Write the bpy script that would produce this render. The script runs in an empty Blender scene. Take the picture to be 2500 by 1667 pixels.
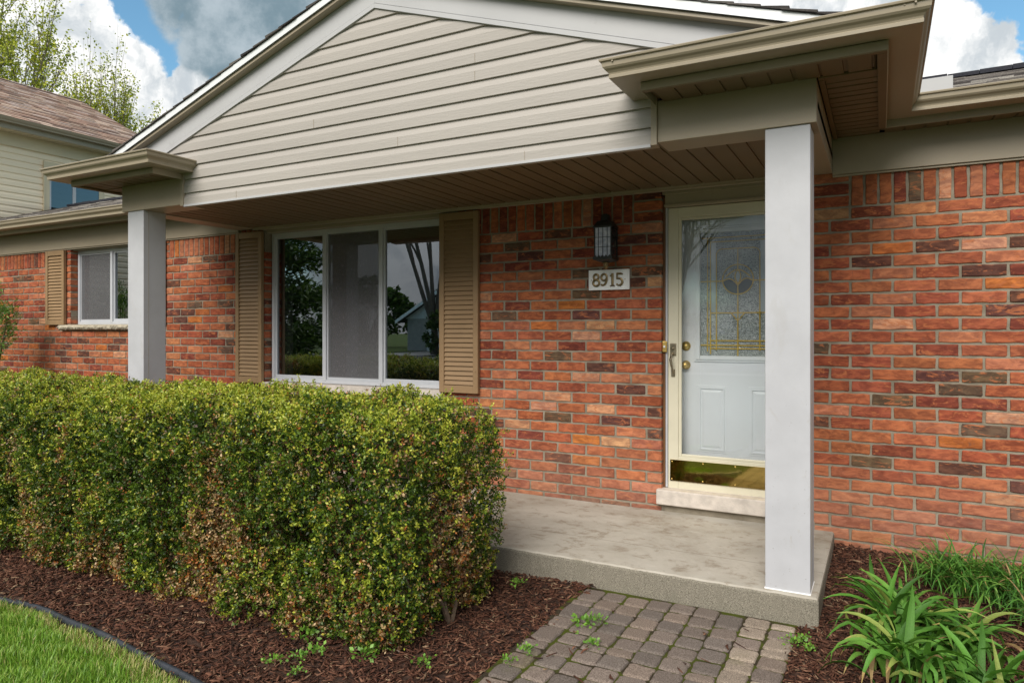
import bpy, math, random
import numpy as np
from mathutils import Vector, Matrix
random.seed(7); rng = np.random.default_rng(11)
S = bpy.context.scene; COL = S.collection
EYE = 1.48; YAW = math.radians(28.06)
# ------------------------------------------------------------------ camera
cam = bpy.data.cameras.new('camera'); co = bpy.data.objects.new('camera', cam); COL.objects.link(co)
co.location = (0, 0, EYE); co.rotation_euler = (math.radians(90), 0, YAW)
cam.sensor_width = 36; cam.lens = 36*1692/2500; cam.shift_y = -25.5/2500
cam.clip_start = .05; cam.clip_end = 600
S.camera = co
S.view_settings.view_transform = 'Standard'; S.view_settings.look = 'None'
S.view_settings.exposure = .45; S.view_settings.gamma = 1
# ------------------------------------------------------------------ sun
SUN_EL, SUN_AZ = math.radians(40), math.radians(177)      # azimuth clockwise from +Y
sl = bpy.data.lights.new('sun', 'SUN'); so = bpy.data.objects.new('sun', sl); COL.objects.link(so)
sl.energy = 2.8; sl.angle = math.radians(38); sl.color = (1.0, .95, .88)
sd = Vector((math.sin(SUN_AZ)*math.cos(SUN_EL), math.cos(SUN_AZ)*math.cos(SUN_EL), math.sin(SUN_EL)))
so.rotation_euler = sd.to_track_quat('Z', 'Y').to_euler(); so.location = (0, -5, 12)
# ------------------------------------------------------------------ node helpers
class NT:
    def __init__(s, t): s.t = t; t.nodes.clear()
    def n(s, ty, **k):
        nd = s.t.nodes.new(ty)
        for a, b in k.items():
            if a == 'i':
                for kk, vv in b.items():
                    if hasattr(vv, 'is_output'): s.t.links.new(vv, nd.inputs[kk])
                    else: nd.inputs[kk].default_value = vv
            else: setattr(nd, a, b)
        return nd
    def m(s, op, a, b=0.0, c=0.0, clamp=False):
        nd = s.n('ShaderNodeMath', operation=op, use_clamp=clamp, i={0: a, 1: b, 2: c}); return nd.outputs[0]
    def mix(s, f, a, b, mode='MIX'):
        nd = s.n('ShaderNodeMix', data_type='RGBA', blend_type=mode, clamp_factor=True)
        for idx, v in ((0, f), (6, a), (7, b)):
            if hasattr(v, 'is_output'): s.t.links.new(v, nd.inputs[idx])
            else: nd.inputs[idx].default_value = v if idx == 0 else (*v[:3], 1)
        return nd.outputs[2]
    def ss(s, v, lo, hi, a=0.0, b=1.0):
        nd = s.n('ShaderNodeMapRange', interpolation_type='SMOOTHSTEP', i={0: v, 1: lo, 2: hi, 3: a, 4: b}); return nd.outputs[0]
    def noise(s, vec, scale, det=4, rough=.55, dist=0.0):
        return s.n('ShaderNodeTexNoise', i={'Vector': vec, 'Scale': scale, 'Detail': det, 'Roughness': rough, 'Distortion': dist}).outputs[0]
def ramp(t, v, pts):
    nd = t.n('ShaderNodeValToRGB', i={0: v}); cr = nd.color_ramp
    while len(cr.elements) < len(pts): cr.elements.new(.5)
    for e, (p, c) in zip(cr.elements, pts): e.position = p; e.color = (*c, 1)
    return nd.outputs[0]
# ------------------------------------------------------------------ world: Nishita sky with broken cumulus, laid out by direction
def pxdir(px, py):
    u = (px-1250)/1692; v = (808-py)/1692
    return Vector((u*math.cos(YAW)-math.sin(YAW), math.cos(YAW)+u*math.sin(YAW), v)).normalized()
W = bpy.data.worlds.new('World'); S.world = W; W.use_nodes = True
t = NT(W.node_tree)
d = t.n('ShaderNodeTexCoord').outputs['Generated']
sky = t.n('ShaderNodeTexSky', sky_type='NISHITA', sun_disc=False, sun_elevation=SUN_EL, sun_rotation=SUN_AZ, air_density=1.1, dust_density=.6, ozone_density=1.5).outputs[0]
blue = t.mix(1.0, sky, (.085, .118, .118), 'MULTIPLY')
wx = t.n('ShaderNodeTexNoise', i={'Vector': d, 'Scale': 5.0, 'Detail': 6, 'Roughness': .6})
warp = t.n('ShaderNodeVectorMath', operation='MULTIPLY_ADD', i={0: wx.outputs['Color'], 1: (.12, .12, .12), 2: d}).outputs[0]
off = t.n('ShaderNodeVectorMath', operation='SUBTRACT', i={0: warp, 1: (.06, .06, .06)}).outputs[0]
fine = t.noise(d, 16, 9, .62); med = t.noise(off, 4.6, 9, .58)
def blobs(lst):
    acc = None
    for px, py, r in lst:
        c = pxdir(px, py)
        dist = t.n('ShaderNodeVectorMath', operation='DISTANCE', i={0: off, 1: c}).outputs['Value']
        v = t.m('DIVIDE', t.m('SUBTRACT', r, dist), r)
        acc = v if acc is None else t.m('MAXIMUM', acc, v)
    return t.m('ADD', acc, t.m('ADD', t.m('MULTIPLY', t.m('SUBTRACT', fine, .5), 1.0), t.m('MULTIPLY', t.m('SUBTRACT', med, .5), .8)))
white = blobs([(-20, 60, .08), (70, 50, .06), (150, 110, .055), (210, 165, .055), (285, 205, .055), (335, 262, .05), (200, 270, .085), (375, 315, .04), (90, 200, .09), (505, 185, .024), (480, 232, .038), (440, 285, .045), (190, -8, .022),
               (1640, 10, .05), (1745, 25, .05), (1960, 10, .08), (2285, 60, .045), (2310, 130, .04), (2390, 110, .03), (2440, 120, .03), (2210, 190, .06), (2360, 195, .035), (1880, 0, .05), (2190, 60, .07)])
dark = blobs([(430, 5, .055), (545, 45, .075), (650, 95, .07), (600, 140, .06), (710, 60, .09), (490, 130, .03), (820, 30, .08)])
rest = t.n('ShaderNodeMapRange', i={0: t.n('ShaderNodeSeparateXYZ', i={0: d}).outputs[1], 1: .35, 2: .1, 3: 0.0, 4: 1.0}).outputs[0]
zz = t.n('ShaderNodeSeparateXYZ', i={0: d}).outputs[2]
high = t.ss(zz, .5, .75)
gen = t.m('MULTIPLY', t.ss(med, .30, .46), t.m('MAXIMUM', rest, high))
wmask = t.m('MAXIMUM', t.ss(white, -.02, .16), gen)
shade = t.ss(t.noise(off, 11, 6, .6), .38, .62)
cw = t.mix(shade, (.42, .46, .49), (.86, .85, .83))
cd = t.mix(t.ss(fine, .35, .68), (.15, .215, .255), (.33, .39, .43))
low = t.ss(zz, .0, .45, .42, 1.0); lum = t.m('MULTIPLY', t.m('MAXIMUM', low, t.m('SUBTRACT', 1.0, rest)), t.ss(zz, .5, .8, 1.0, .8))
lumc = t.n('ShaderNodeCombineXYZ', i={0: lum, 1: lum, 2: lum}).outputs[0]
cw = t.mix(1.0, cw, lumc, 'MULTIPLY')
c1 = t.mix(wmask, blue, cw)
c2 = t.mix(t.ss(dark, -.08, .34), c1, cd)
bg = t.n('ShaderNodeBackground', i={'Color': c2, 'Strength': 1.05})
t.t.links.new(bg.outputs[0], t.n('ShaderNodeOutputWorld').inputs[0])

# ------------------------------------------------------------------ materials
def newmat(name):
    m = bpy.data.materials.new(name); m.use_nodes = True; t = NT(m.node_tree)
    o = t.n('ShaderNodeOutputMaterial'); p = t.n('ShaderNodeBsdfPrincipled'); t.t.links.new(p.outputs[0], o.inputs[0])
    return m, t, p, o
def obc(t): return t.n('ShaderNodeTexCoord').outputs['Object']
def scl(t, v, s): return t.n('ShaderNodeVectorMath', operation='MULTIPLY', i={0: v, 1: s}).outputs[0]
def setp(t, p, **k):
    for a, b in k.items():
        nm = {'col': 'Base Color', 'rough': 'Roughness', 'spec': 'Specular IOR Level', 'metal': 'Metallic', 'normal': 'Normal', 'coat': 'Coat Weight'}[a]
        if hasattr(b, 'is_output'): t.t.links.new(b, p.inputs[nm])
        elif a == 'col': p.inputs[nm].default_value = (*b[:3], 1)
        else: p.inputs[nm].default_value = b
def bump(t, h, s, dist=.01): return t.n('ShaderNodeBump', i={'Height': h, 'Strength': s, 'Distance': dist}).outputs[0]
def M(name, col, rough=.5, var=.08, vs=3.0, bs=.0, bsc=40., metal=0., spec=.4, stretch=(1, 1, 1), dirt=0., dirtcol=(.12, .10, .07)):
    m, t, p, o = newmat(name); c = scl(t, obc(t), stretch)
    n1 = t.noise(c, vs, 6, .6)
    cc = t.mix(t.ss(n1, .3, .7), tuple(x*(1-var) for x in col), tuple(min(1, x*(1+var)) for x in col))
    if dirt: 
        n2 = t.noise(c, 9, 8, .7); cc = t.mix(t.ss(n2, .60, .78, 0, dirt), cc, dirtcol)
    if name == 'post_paint':
        hz = t.ss(t.n('ShaderNodeSeparateXYZ', i={0: obc(t)}).outputs[2], 1.6, .3)
        cc = t.mix(t.m('MULTIPLY', t.ss(t.noise(obc(t), 75, 3, .6), .70, .74, 0, .7), hz), cc, (.12, .10, .08)); cc = t.mix(t.m('MULTIPLY', t.ss(t.noise(scl(t, obc(t), (1, 1, .45)), 7, 7, .7, .6), .56, .68, 0, .55), t.m('ADD', hz, .25)), cc, (.36, .33, .28))
    setp(t, p, col=cc, rough=t.ss(n1, .2, .8, rough*.85, min(1, rough*1.15)), metal=metal, spec=spec)
    if bs: setp(t, p, normal=bump(t, t.noise(c, bsc, 4, .6), bs))
    return m
def Mattr(name, rough=.6, spec=.3, transl=0., bs=0., bsc=60, var=.0):
    m, t, p, o = newmat(name)
    a = t.n('ShaderNodeAttribute', attribute_name='tint').outputs['Color']
    if var:
        a = t.mix(t.ss(t.noise(obc(t), bsc, 5, .6), .3, .7), t.mix(1.0, a, (1-var,)*3, 'MULTIPLY'), t.mix(1.0, a, (1+var,)*3, 'MULTIPLY'))
    setp(t, p, col=a, rough=rough, spec=spec)
    if bs: setp(t, p, normal=bump(t, t.noise(obc(t), bsc, 5, .6), bs))
    if transl:
        tr = t.n('ShaderNodeBsdfTranslucent', i={'Color': t.mix(1.0, a, (1.1, 1.25, .6), 'MULTIPLY')})
        mx = t.n('ShaderNodeMixShader', i={0: transl}); t.t.links.new(p.outputs[0], mx.inputs[1]); t.t.links.new(tr.outputs[0], mx.inputs[2])
        t.t.links.new(mx.outputs[0], o.inputs[0])
    return m
MT = {}
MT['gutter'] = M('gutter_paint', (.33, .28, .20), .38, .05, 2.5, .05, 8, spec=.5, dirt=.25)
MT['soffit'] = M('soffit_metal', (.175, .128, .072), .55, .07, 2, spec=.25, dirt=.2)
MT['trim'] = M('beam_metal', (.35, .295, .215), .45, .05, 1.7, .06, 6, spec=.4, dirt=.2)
MT['siding'] = M('vinyl_siding', (.41, .38, .345), .55, .04, 1.2, .22, 30, spec=.3, stretch=(.35, 1, 3.5))
MT['rake'] = M('rake_metal', (.47, .47, .475), .5, .04, 1.5, .04, 6, spec=.35, dirt=.18)
MT['white_metal'] = M('white_metal', (.80, .82, .83), .35, .03, 2, spec=.5)
MT['post'] = M('post_paint', (.49, .495, .52), .48, .05, 4, .06, 25, spec=.35, dirt=.30, dirtcol=(.34, .31, .26))
MT['alu'] = M('aluminium_frame', (.50, .515, .545), .4, .05, 4)
MT['shutter'] = M('shutter_vinyl', (.30, .195, .105), .5, .05, 5, .05, 60, spec=.3)
MT['cream'] = M('cream_door_frame', (.66, .62, .48), .42, .04, 5, spec=.4, dirt=.12)
MT['doorwhite'] = M('door_white', (.88, .90, .92), .4, .02, 3, spec=.4)
MT['wood'] = M('stained_jamb', (.16, .075, .03), .5, .2, 12, stretch=(1, 1, .2))
MT['brass'] = M('brass', (.72, .50, .16), .35, .12, 30, metal=.8)
MT['bronze'] = M('aged_bronze', (.22, .16, .08), .4, .35, 40, metal=.8)
MT['oldbrass'] = M('worn_brass_handle', (.33, .28, .2), .35, .25, 30, metal=.9)
MT['black'] = M('lantern_black', (.018, .02, .018), .42, .3, 20, .1, 60)
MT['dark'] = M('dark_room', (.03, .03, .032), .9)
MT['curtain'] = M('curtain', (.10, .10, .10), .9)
MT['limestone'] = M('limestone', (.58, .52, .46), .85, .14, 14, .3, 90, dirt=.35, dirtcol=(.3, .24, .18))
MT['sill_rock'] = M('rock_sill', (.42, .37, .28), .9, .25, 25, .6, 60)
MT['plaque'] = M('plaque_white', (.90, .90, .90), .45, .03, 20)
MT['bark'] = M('bark', (.13, .105, .08), .9, .3, 10, .5, 30)
MT['twig'] = M('twig', (.13, .09, .06), .9, .3, 30)
MT['leaf'] = Mattr('leaves', .42, .45, .22)
MT['blade'] = Mattr('strap_blades', .5, .28, .18, .25, 220, .14)
MT['needle'] = Mattr('needles', .6, .3, .15)
MT['chip'] = Mattr('mulch_chips', .8, .25, 0, .4, 90, .25)
MT['shingle'] = Mattr('shingles', .92, .2, 0, .5, 160, .25)
MT['hose'] = M('black_edging', (.028, .032, .042), .42, .3, 20, .1, 40, spec=.5, dirt=.45, dirtcol=(.16, .13, .10))
MT['nsiding'] = M('neighbour_siding', (.88, .76, .57), .6, .03, 1, .08, 20, stretch=(1, .3, 3))
MT['ntrim'] = M('neighbour_trim', (.66, .57, .40), .5, .03, 2)
MT['darkwhite'] = M('far_white', (.66, .66, .64), .5)
MT['asphalt'] = M('asphalt', (.07, .07, .072), .95, .2, 8, .3, 80)
MT['drive'] = M('concrete_far', (.36, .34, .31), .95, .1, 3, .1, 40)
MT['soil'] = M('soil_mulch', (.055, .028, .018), .95, .45, 30, 1.0, 55)
# brick
m, t, p, o = newmat('clay_brick'); c = obc(t)
at = t.n('ShaderNodeAttribute', attribute_name='tint'); base = at.outputs['Color']
r1 = t.n('ShaderNodeVectorMath', operation='MULTIPLY_ADD', i={0: base, 1: (40, 55, 70), 2: c}).outputs[0]
st = scl(t, r1, (1, 1, 2.2))
n1 = t.noise(st, 13, 6, .62, .6); n2 = t.noise(st, 42, 6, .65); n3 = t.noise(scl(t, r1, (1, 1, 3.0)), 9, 8, .7, 1.4)
cc = t.mix(t.ss(n1, .35, .70), t.mix(1.0, base, (.62, .56, .58), 'MULTIPLY'), t.mix(1.0, base, (1.20, 1.18, 1.10), 'MULTIPLY'))
cc = t.mix(t.ss(n3, .53, .62, 0, .75), cc, (.46, .15, .06)); cc = t.mix(t.ss(t.noise(scl(t, r1, (1.6, 1, 2.6)), 15, 5, .6, .8), .62, .72, 0, .6), cc, (.13, .075, .06))
cc = t.mix(t.ss(n2, .64, .74, 0, .40), cc, (.46, .27, .18))
cc = t.mix(t.ss(t.noise(st, 27, 5, .7), .66, .76, 0, .55), cc, (.07, .035, .03))
zz_ = t.n('ShaderNodeSeparateXYZ', i={0: c}).outputs[2]; cc = t.mix(t.m('MULTIPLY', t.ss(zz_, .75, .15), t.ss(n1, .2, .7, .15, .5)), cc, (.44, .23, .155))
setp(t, p, col=cc, rough=.82, spec=.22, normal=bump(t, t.m('ADD', n2, t.m('MULTIPLY', t.noise(c, 160, 3, .6), .5)), .42, .006)); MT['brick'] = m
# mortar
m, t, p, o = newmat('mortar'); c = obc(t)
setp(t, p, col=t.mix(t.ss(t.noise(c, 8, 6, .6), .3, .7), (.21, .18, .135), (.33, .29, .225)), rough=.95, spec=.1, normal=bump(t, t.noise(c, 120, 5, .7), .7, .006)); MT['mortar'] = m
# concrete
m, t, p, o = newmat('porch_concrete'); c = obc(t)
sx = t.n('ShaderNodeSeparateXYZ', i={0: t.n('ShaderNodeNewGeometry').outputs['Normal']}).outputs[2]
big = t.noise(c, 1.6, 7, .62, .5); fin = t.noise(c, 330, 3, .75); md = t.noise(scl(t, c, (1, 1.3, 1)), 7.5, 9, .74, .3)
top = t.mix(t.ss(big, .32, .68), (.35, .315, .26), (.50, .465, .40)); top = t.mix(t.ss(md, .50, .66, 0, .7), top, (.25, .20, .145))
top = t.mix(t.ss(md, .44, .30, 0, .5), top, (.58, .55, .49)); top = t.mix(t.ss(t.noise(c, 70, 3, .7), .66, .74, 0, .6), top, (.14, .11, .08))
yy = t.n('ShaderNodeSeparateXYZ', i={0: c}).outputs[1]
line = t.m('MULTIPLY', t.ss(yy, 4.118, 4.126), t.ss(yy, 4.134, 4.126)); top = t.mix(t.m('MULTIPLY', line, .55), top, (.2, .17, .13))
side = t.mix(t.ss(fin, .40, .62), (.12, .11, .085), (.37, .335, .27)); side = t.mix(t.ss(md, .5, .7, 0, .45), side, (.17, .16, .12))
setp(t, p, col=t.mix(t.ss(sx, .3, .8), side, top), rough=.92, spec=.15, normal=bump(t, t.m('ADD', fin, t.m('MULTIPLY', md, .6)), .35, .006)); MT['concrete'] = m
# paver + joints
m, t, p, o = newmat('paver_stone'); c = obc(t); base = t.n('ShaderNodeAttribute', attribute_name='tint').outputs['Color']
fn = t.noise(c, 190, 3, .7); mm = t.noise(c, 14, 7, .65)
cc = t.mix(t.ss(fn, .35, .65), t.mix(1.0, base, (.62, .60, .58), 'MULTIPLY'), t.mix(1.0, base, (1.4, 1.4, 1.4), 'MULTIPLY'))
cc = t.mix(t.ss(mm, .58, .76, 0, .55), cc, (.085, .075, .055)); cc = t.mix(t.ss(t.noise(c, 3.1, 5, .6), .60, .72, 0, .35), cc, (.12, .12, .045))
setp(t, p, col=cc, rough=.9, spec=.2, normal=bump(t, t.m('ADD', fn, mm), .55, .006)); MT['paver'] = m
m, t, p, o = newmat('mossy_joint'); c = obc(t)
setp(t, p, col=t.mix(t.ss(t.noise(c, 6.5, 6, .65), .42, .55), (.06, .048, .032), (.085, .10, .018)), rough=1., spec=.05, normal=bump(t, t.noise(c, 140, 4, .7), 1., .01)); MT['moss'] = m
# lawn base
m, t, p, o = newmat('lawn_base'); c = obc(t)
setp(t, p, col=t.mix(t.ss(t.noise(c, 12, 7, .7), .3, .7), (.055, .085, .026), (.11, .145, .05)), rough=1., spec=.05, normal=bump(t, t.noise(c, 150, 4, .7), 1., .02)); MT['lawn'] = m
# window glass: clear pane with a real reflection
def glass(name, ior, tint=(.9, .93, .92), extra=0.0):
    m, t, p, o = newmat(name); t.t.nodes.remove(p)
    fr = t.n('ShaderNodeFresnel', i={'IOR': ior}).outputs[0]; f = t.m('ADD', fr, extra, clamp=True)
    tr = t.n('ShaderNodeBsdfTransparent', i={'Color': (*tint, 1)}); gl = t.n('ShaderNodeBsdfGlossy', i={'Color': (.84, .92, 1, 1), 'Roughness': .0})
    mx = t.n('ShaderNodeMixShader', i={0: f}); t.t.links.new(tr.outputs[0], mx.inputs[1]); t.t.links.new(gl.outputs[0], mx.inputs[2]); t.t.links.new(mx.outputs[0], o.inputs[0])
    return m
MT['glass'] = glass('window_glass', 1.8, (.55, .58, .58), .22)
MT['stormglass'] = glass('storm_glass', 1.5, (.98, .99, .99), .06)
# insect screen
m, t, p, o = newmat('insect_screen'); setp(t, p, col=t.mix(t.ss(t.noise(scl(t, obc(t), (6, 1, .8)), 30, 4, .6), .35, .7), (.13, .13, .14), (.20, .195, .20)), rough=.8, spec=.2)
tr = t.n('ShaderNodeBsdfTransparent'); mx = t.n('ShaderNodeMixShader', i={0: .62}); t.t.links.new(tr.outputs[0], mx.inputs[1]); t.t.links.new(p.outputs[0], mx.inputs[2]); t.t.links.new(mx.outputs[0], o.inputs[0]); MT['screen'] = m
# textured door glass
m, t, p, o = newmat('seeded_glass'); v = t.n('ShaderNodeTexVoronoi', i={'Vector': scl(t, obc(t), (1, 1, 1.6)), 'Scale': 95.0}).outputs[0]
setp(t, p, col=t.mix(t.ss(v, .2, .6), (.12, .14, .14), (.40, .44, .44)), rough=.12, spec=.8, normal=bump(t, t.m('ADD', v, t.noise(obc(t), 60, 4, .6)), .6, .006)); MT['seeded'] = m
m, t, p, o = newmat('clear_bevel_glass'); setp(t, p, col=(.34, .40, .41), rough=.05, spec=1.0); MT['bevelglass'] = m
m, t, p, o = newmat('smoky_glass'); setp(t, p, col=(.075, .085, .08), rough=.3, spec=.2); MT['smoky'] = m
m, t, p, o = newmat('lantern_glass'); setp(t, p, col=t.mix(t.ss(t.noise(obc(t), 22, 4, .6), .3, .7), (.26, .29, .38), (.50, .52, .60)), rough=.15, spec=.9, normal=bump(t, t.noise(obc(t), 30, 3, .5), .3, .01)); MT['lglass'] = m

# ------------------------------------------------------------------ mesh helpers
def link(name, me, mat, parent=None, loc=(0, 0, 0)):
    me.materials.clear(); me.materials.append(MT[mat] if isinstance(mat, str) else mat)
    o = bpy.data.objects.new(name, me); COL.objects.link(o); o.location = loc
    if parent is not None:
        o.parent = parent
        if parent.type == 'EMPTY': o.matrix_parent_inverse = Matrix.Translation(-Vector(parent.location))
    return o
class MB:
    def __init__(s): s.v = []; s.f = []; s.t = []
    def quad(s, *p, tint=None):
        n = len(s.v); s.v += [tuple(q) for q in p]; s.f.append(tuple(range(n, n+len(p)))); s.t.append(tint or (1, 1, 1))
    def grid(s, rings, close=True, cap=True, tint=None):
        n = len(s.v); k = len(rings[0])
        for r in rings: s.v += [tuple(q) for q in r]
        for i in range(len(rings)-1):
            for j in range(k if close else k-1):
                a = n+i*k+j; b = n+i*k+(j+1) % k; s.f.append((a, b, b+k, a+k)); s.t.append(tint or (1, 1, 1))
        if cap and close:
            s.f.append(tuple(n+j for j in reversed(range(k)))); s.f.append(tuple(n+(len(rings)-1)*k+j for j in range(k))); s.t += [tint or (1, 1, 1)]*2
    def box(s, x0, x1, y0, y1, z0, z1, tint=None):
        s.grid([[(x0, y0, z0), (x1, y0, z0), (x1, y1, z0), (x0, y1, z0)], [(x0, y0, z1), (x1, y0, z1), (x1, y1, z1), (x0, y1, z1)]], tint=tint)
    def pts8(s, lo, hi, tint=None): s.grid([lo, hi], tint=tint)
    def prism(s, poly, y0, y1, tint=None):      # poly in XZ
        s.grid([[(x, y1, z) for x, z in poly], [(x, y0, z) for x, z in poly]], tint=tint)
    def tube(s, pts, rad, k=8, tint=None):
        pts = [Vector(p) for p in pts]; rings = []
        for i, p in enumerate(pts):
            d = (pts[min(i+1, len(pts)-1)]-pts[max(i-1, 0)]).normalized()
            up = Vector((0, 0, 1)) if abs(d.z) < .9 else Vector((1, 0, 0))
            a = d.cross(up).normalized(); b = d.cross(a); r = rad[i] if hasattr(rad, '__len__') else rad
            rings.append([p+a*math.cos(2*math.pi*j/k)*r+b*math.sin(2*math.pi*j/k)*r for j in range(k)])
        s.grid(rings, tint=tint)
    def lathe(s, c, prof, k=24, axis='z'):
        rings = []
        for r, h in prof:
            ring = []
            for j in range(k):
                a = 2*math.pi*j/k
                if axis == 'z': ring.append((c[0]+r*math.cos(a), c[1]+r*math.sin(a), c[2]+h))
                else: ring.append((c[0]+r*math.cos(a), c[1]+h, c[2]+r*math.sin(a)))
            rings.append(ring)
        s.grid(rings)
    def sweep(s, path, prof, close=True):
        P = [Vector((x, y, 0)) for x, y in path]; rings = []
        for i, p in enumerate(P):
            ns = []
            if i > 0: d = (P[i]-P[i-1]).normalized(); ns.append(Vector((d.y, -d.x, 0)))
            if i < len(P)-1: d = (P[i+1]-P[i]).normalized(); ns.append(Vector((d.y, -d.x, 0)))
            n = ns[0] if len(ns) == 1 else (ns[0]+ns[1])/(1+ns[0].dot(ns[1]))
            rings.append([(p.x+n.x*o, p.y+n.y*o, z) for o, z in prof])
        s.grid(rings, close=close, cap=close)
    def build(s, name, mat, parent=None, bevel=0, smooth=False, tint=False, seg=2):
        me = bpy.data.meshes.new(name); me.from_pydata(s.v, [], s.f); me.validate()
        if tint:
            a = me.attributes.new('tint', 'FLOAT_COLOR', 'FACE'); a.data.foreach_set('color', np.array([(*c, 1) for c in s.t], dtype=np.float32).ravel())
        o = link(name, me, mat, parent)
        bm_fix(me)
        if smooth: me.polygons.foreach_set('use_smooth', [True]*len(me.polygons))
        if bevel:
            b = o.modifiers.new('bevel', 'BEVEL'); b.width = bevel; b.segments = seg; b.limit_method = 'ANGLE'; b.angle_limit = math.radians(40); b.harden_normals = False
        return o
def pieces(name, mat, parent, bevel, boxes):
    for q in boxes:
        b = MB(); b.box(*q); b.build(name, mat, parent, bevel)
import bmesh
def bm_fix(me):
    b = bmesh.new(); b.from_mesh(me); bmesh.ops.recalc_face_normals(b, faces=b.faces); b.to_mesh(me); b.free()
def npmesh(name, V, Fc, mat, parent=None, tint=None, loc=(0, 0, 0), smooth=False):
    """V (n,3), Fc (m,k) all of one size, tint (m,3) per face"""
    me = bpy.data.meshes.new(name); V = np.asarray(V, np.float32); Fc = np.asarray(Fc, np.int32); k = Fc.shape[1]
    me.vertices.add(len(V)); me.vertices.foreach_set('co', V.ravel())
    me.loops.add(Fc.size); me.loops.foreach_set('vertex_index', Fc.ravel())
    me.polygons.add(len(Fc)); me.polygons.foreach_set('loop_start', np.arange(0, Fc.size, k, dtype=np.int32)); me.polygons.foreach_set('loop_total', np.full(len(Fc), k, np.int32))
    if smooth: me.polygons.foreach_set('use_smooth', np.ones(len(Fc), bool))
    me.update(calc_edges=True)
    if tint is not None:
        a = me.attributes.new('tint', 'FLOAT_COLOR', 'FACE'); a.data.foreach_set('color', np.concatenate([tint, np.ones((len(tint), 1))], 1).astype(np.float32).ravel())
    return link(name, me, mat, parent, loc)
def tag(o, label=None, cat=None, group=None, kind=None):
    if label: o['label'] = label
    if cat: o['category'] = cat
    if group: o['group'] = group
    if kind: o['kind'] = kind
    return o
def empty(name, loc, label, cat, group=None):
    o = bpy.data.objects.new(name, None); COL.objects.link(o); o.location = loc; o.empty_display_size = .2
    return tag(o, label, cat, group)
def norm(a): return a/np.maximum(np.linalg.norm(a, axis=-1, keepdims=True), 1e-9)
def snoise(P, seed, scale):                      # cheap smooth noise, about -1..1
    r = np.random.default_rng(seed); out = np.zeros(len(P))
    for i in range(6):
        k = r.normal(size=3)*scale*(1+.5*i); out += np.sin(P@k+r.uniform(0, 6.28))/(1+.35*i)
    return out/2.6
def leaves(P, N, size, aspect=.5, tilt=.6, fold=.25):
    """one folded rhombus leaf at every point; returns verts and quads (as two triangles each)"""
    n = len(P); d = norm(N+rng.normal(size=(n, 3))*tilt); a = norm(np.cross(d, rng.normal(size=(n, 3)))); b = np.cross(d, a)
    L = size[:, None]; Wd = L*aspect*.5
    v0 = P; v1 = P+d*L*.5+a*Wd+b*L*fold*.4; v2 = P+d*L; v3 = P+d*L*.5-a*Wd+b*L*fold*.4
    V = np.stack([v0, v1, v2, v3], 1).reshape(-1, 3); i = np.arange(n)[:, None]*4
    F = np.concatenate([i+np.array([[0, 1, 2]]), i+np.array([[0, 2, 3]])], 1).reshape(-1, 3)
    return V, F

# ------------------------------------------------------------------ GROUND
def sheet(name, poly, z, mat, label, nz=0, kind='structure'):
    b = MB(); b.quad(*[(x, y, z) for x, y in poly]); o = b.build(name, mat); o['kind'] = kind; return o
def terrain(name, x0, x1, y0, y1, nx, ny, hf, mat):
    xs = np.linspace(x0, x1, nx); ys = np.linspace(y0, y1, ny); X, Y = np.meshgrid(xs, ys); Z = hf(X, Y)
    V = np.stack([X, Y, Z], -1).reshape(-1, 3); i = (np.arange(ny-1)[:, None]*nx+np.arange(nx-1)[None]).ravel()[:, None]
    F = i+np.array([[0, 1, nx+1, nx]]); o = npmesh(name, V, F, mat, smooth=True); o['kind'] = 'structure'; return o
def bedz(X, Y):
    h = .012*np.sin(X*5.1+Y*2.3)+.010*np.sin(X*2.3-Y*7.1+1)
    r = np.clip((Y-3.55)/1.3, 0, 1)*.075*(X > -.3)
    return .012+h+r
GR = sheet('ground', [(-300, -300), (300, -300), (300, 300), (-300, 300)], -.06, 'lawn', 'ground')
lawn = sheet('lawn', [(-60, -9.0), (60, -9.0), (60, 60), (-60, 60)], -.03, 'lawn', 'lawn')
# edging line along the lawn (kept as a list of points in the place)
EDGE = [(-9.5, 1.75), (-7.5, 1.95), (-6, 1.93), (-5, 1.96), (-4.256, 2.028), (-4.077, 2.051), (-3.825, 2.066), (-3.661, 2.042), (-3.393, 2.031), (-3.022, 1.997), (-2.821, 1.969), (-2.555, 1.939), (-2.2, 1.88), (-1.9, 1.75), (-1.65, 1.45), (-1.52, 1.1)]
EX = [p[0] for p in EDGE]; EY = [p[1] for p in EDGE]
def bed_poly(poly, name):
    b = MB(); b.quad(*[(x, y, -.004) for x, y in poly]); o = b.build(name, 'soil'); o['kind'] = 'structure'
terrain('mulch_bed', -9.4, -1.50, 1.72, 5.05, 300, 130, lambda X, Y: np.where(Y < np.interp(X, EX, EY)+.005, -.028, bedz(X, Y)), 'soil')
terrain('mulch_bed', -1.50, 3.2, 2.2, 5.05, 190, 110, lambda X, Y: np.where((X < -.40) & (Y < 3.72), -.028, bedz(X, Y)), 'soil')

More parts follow.
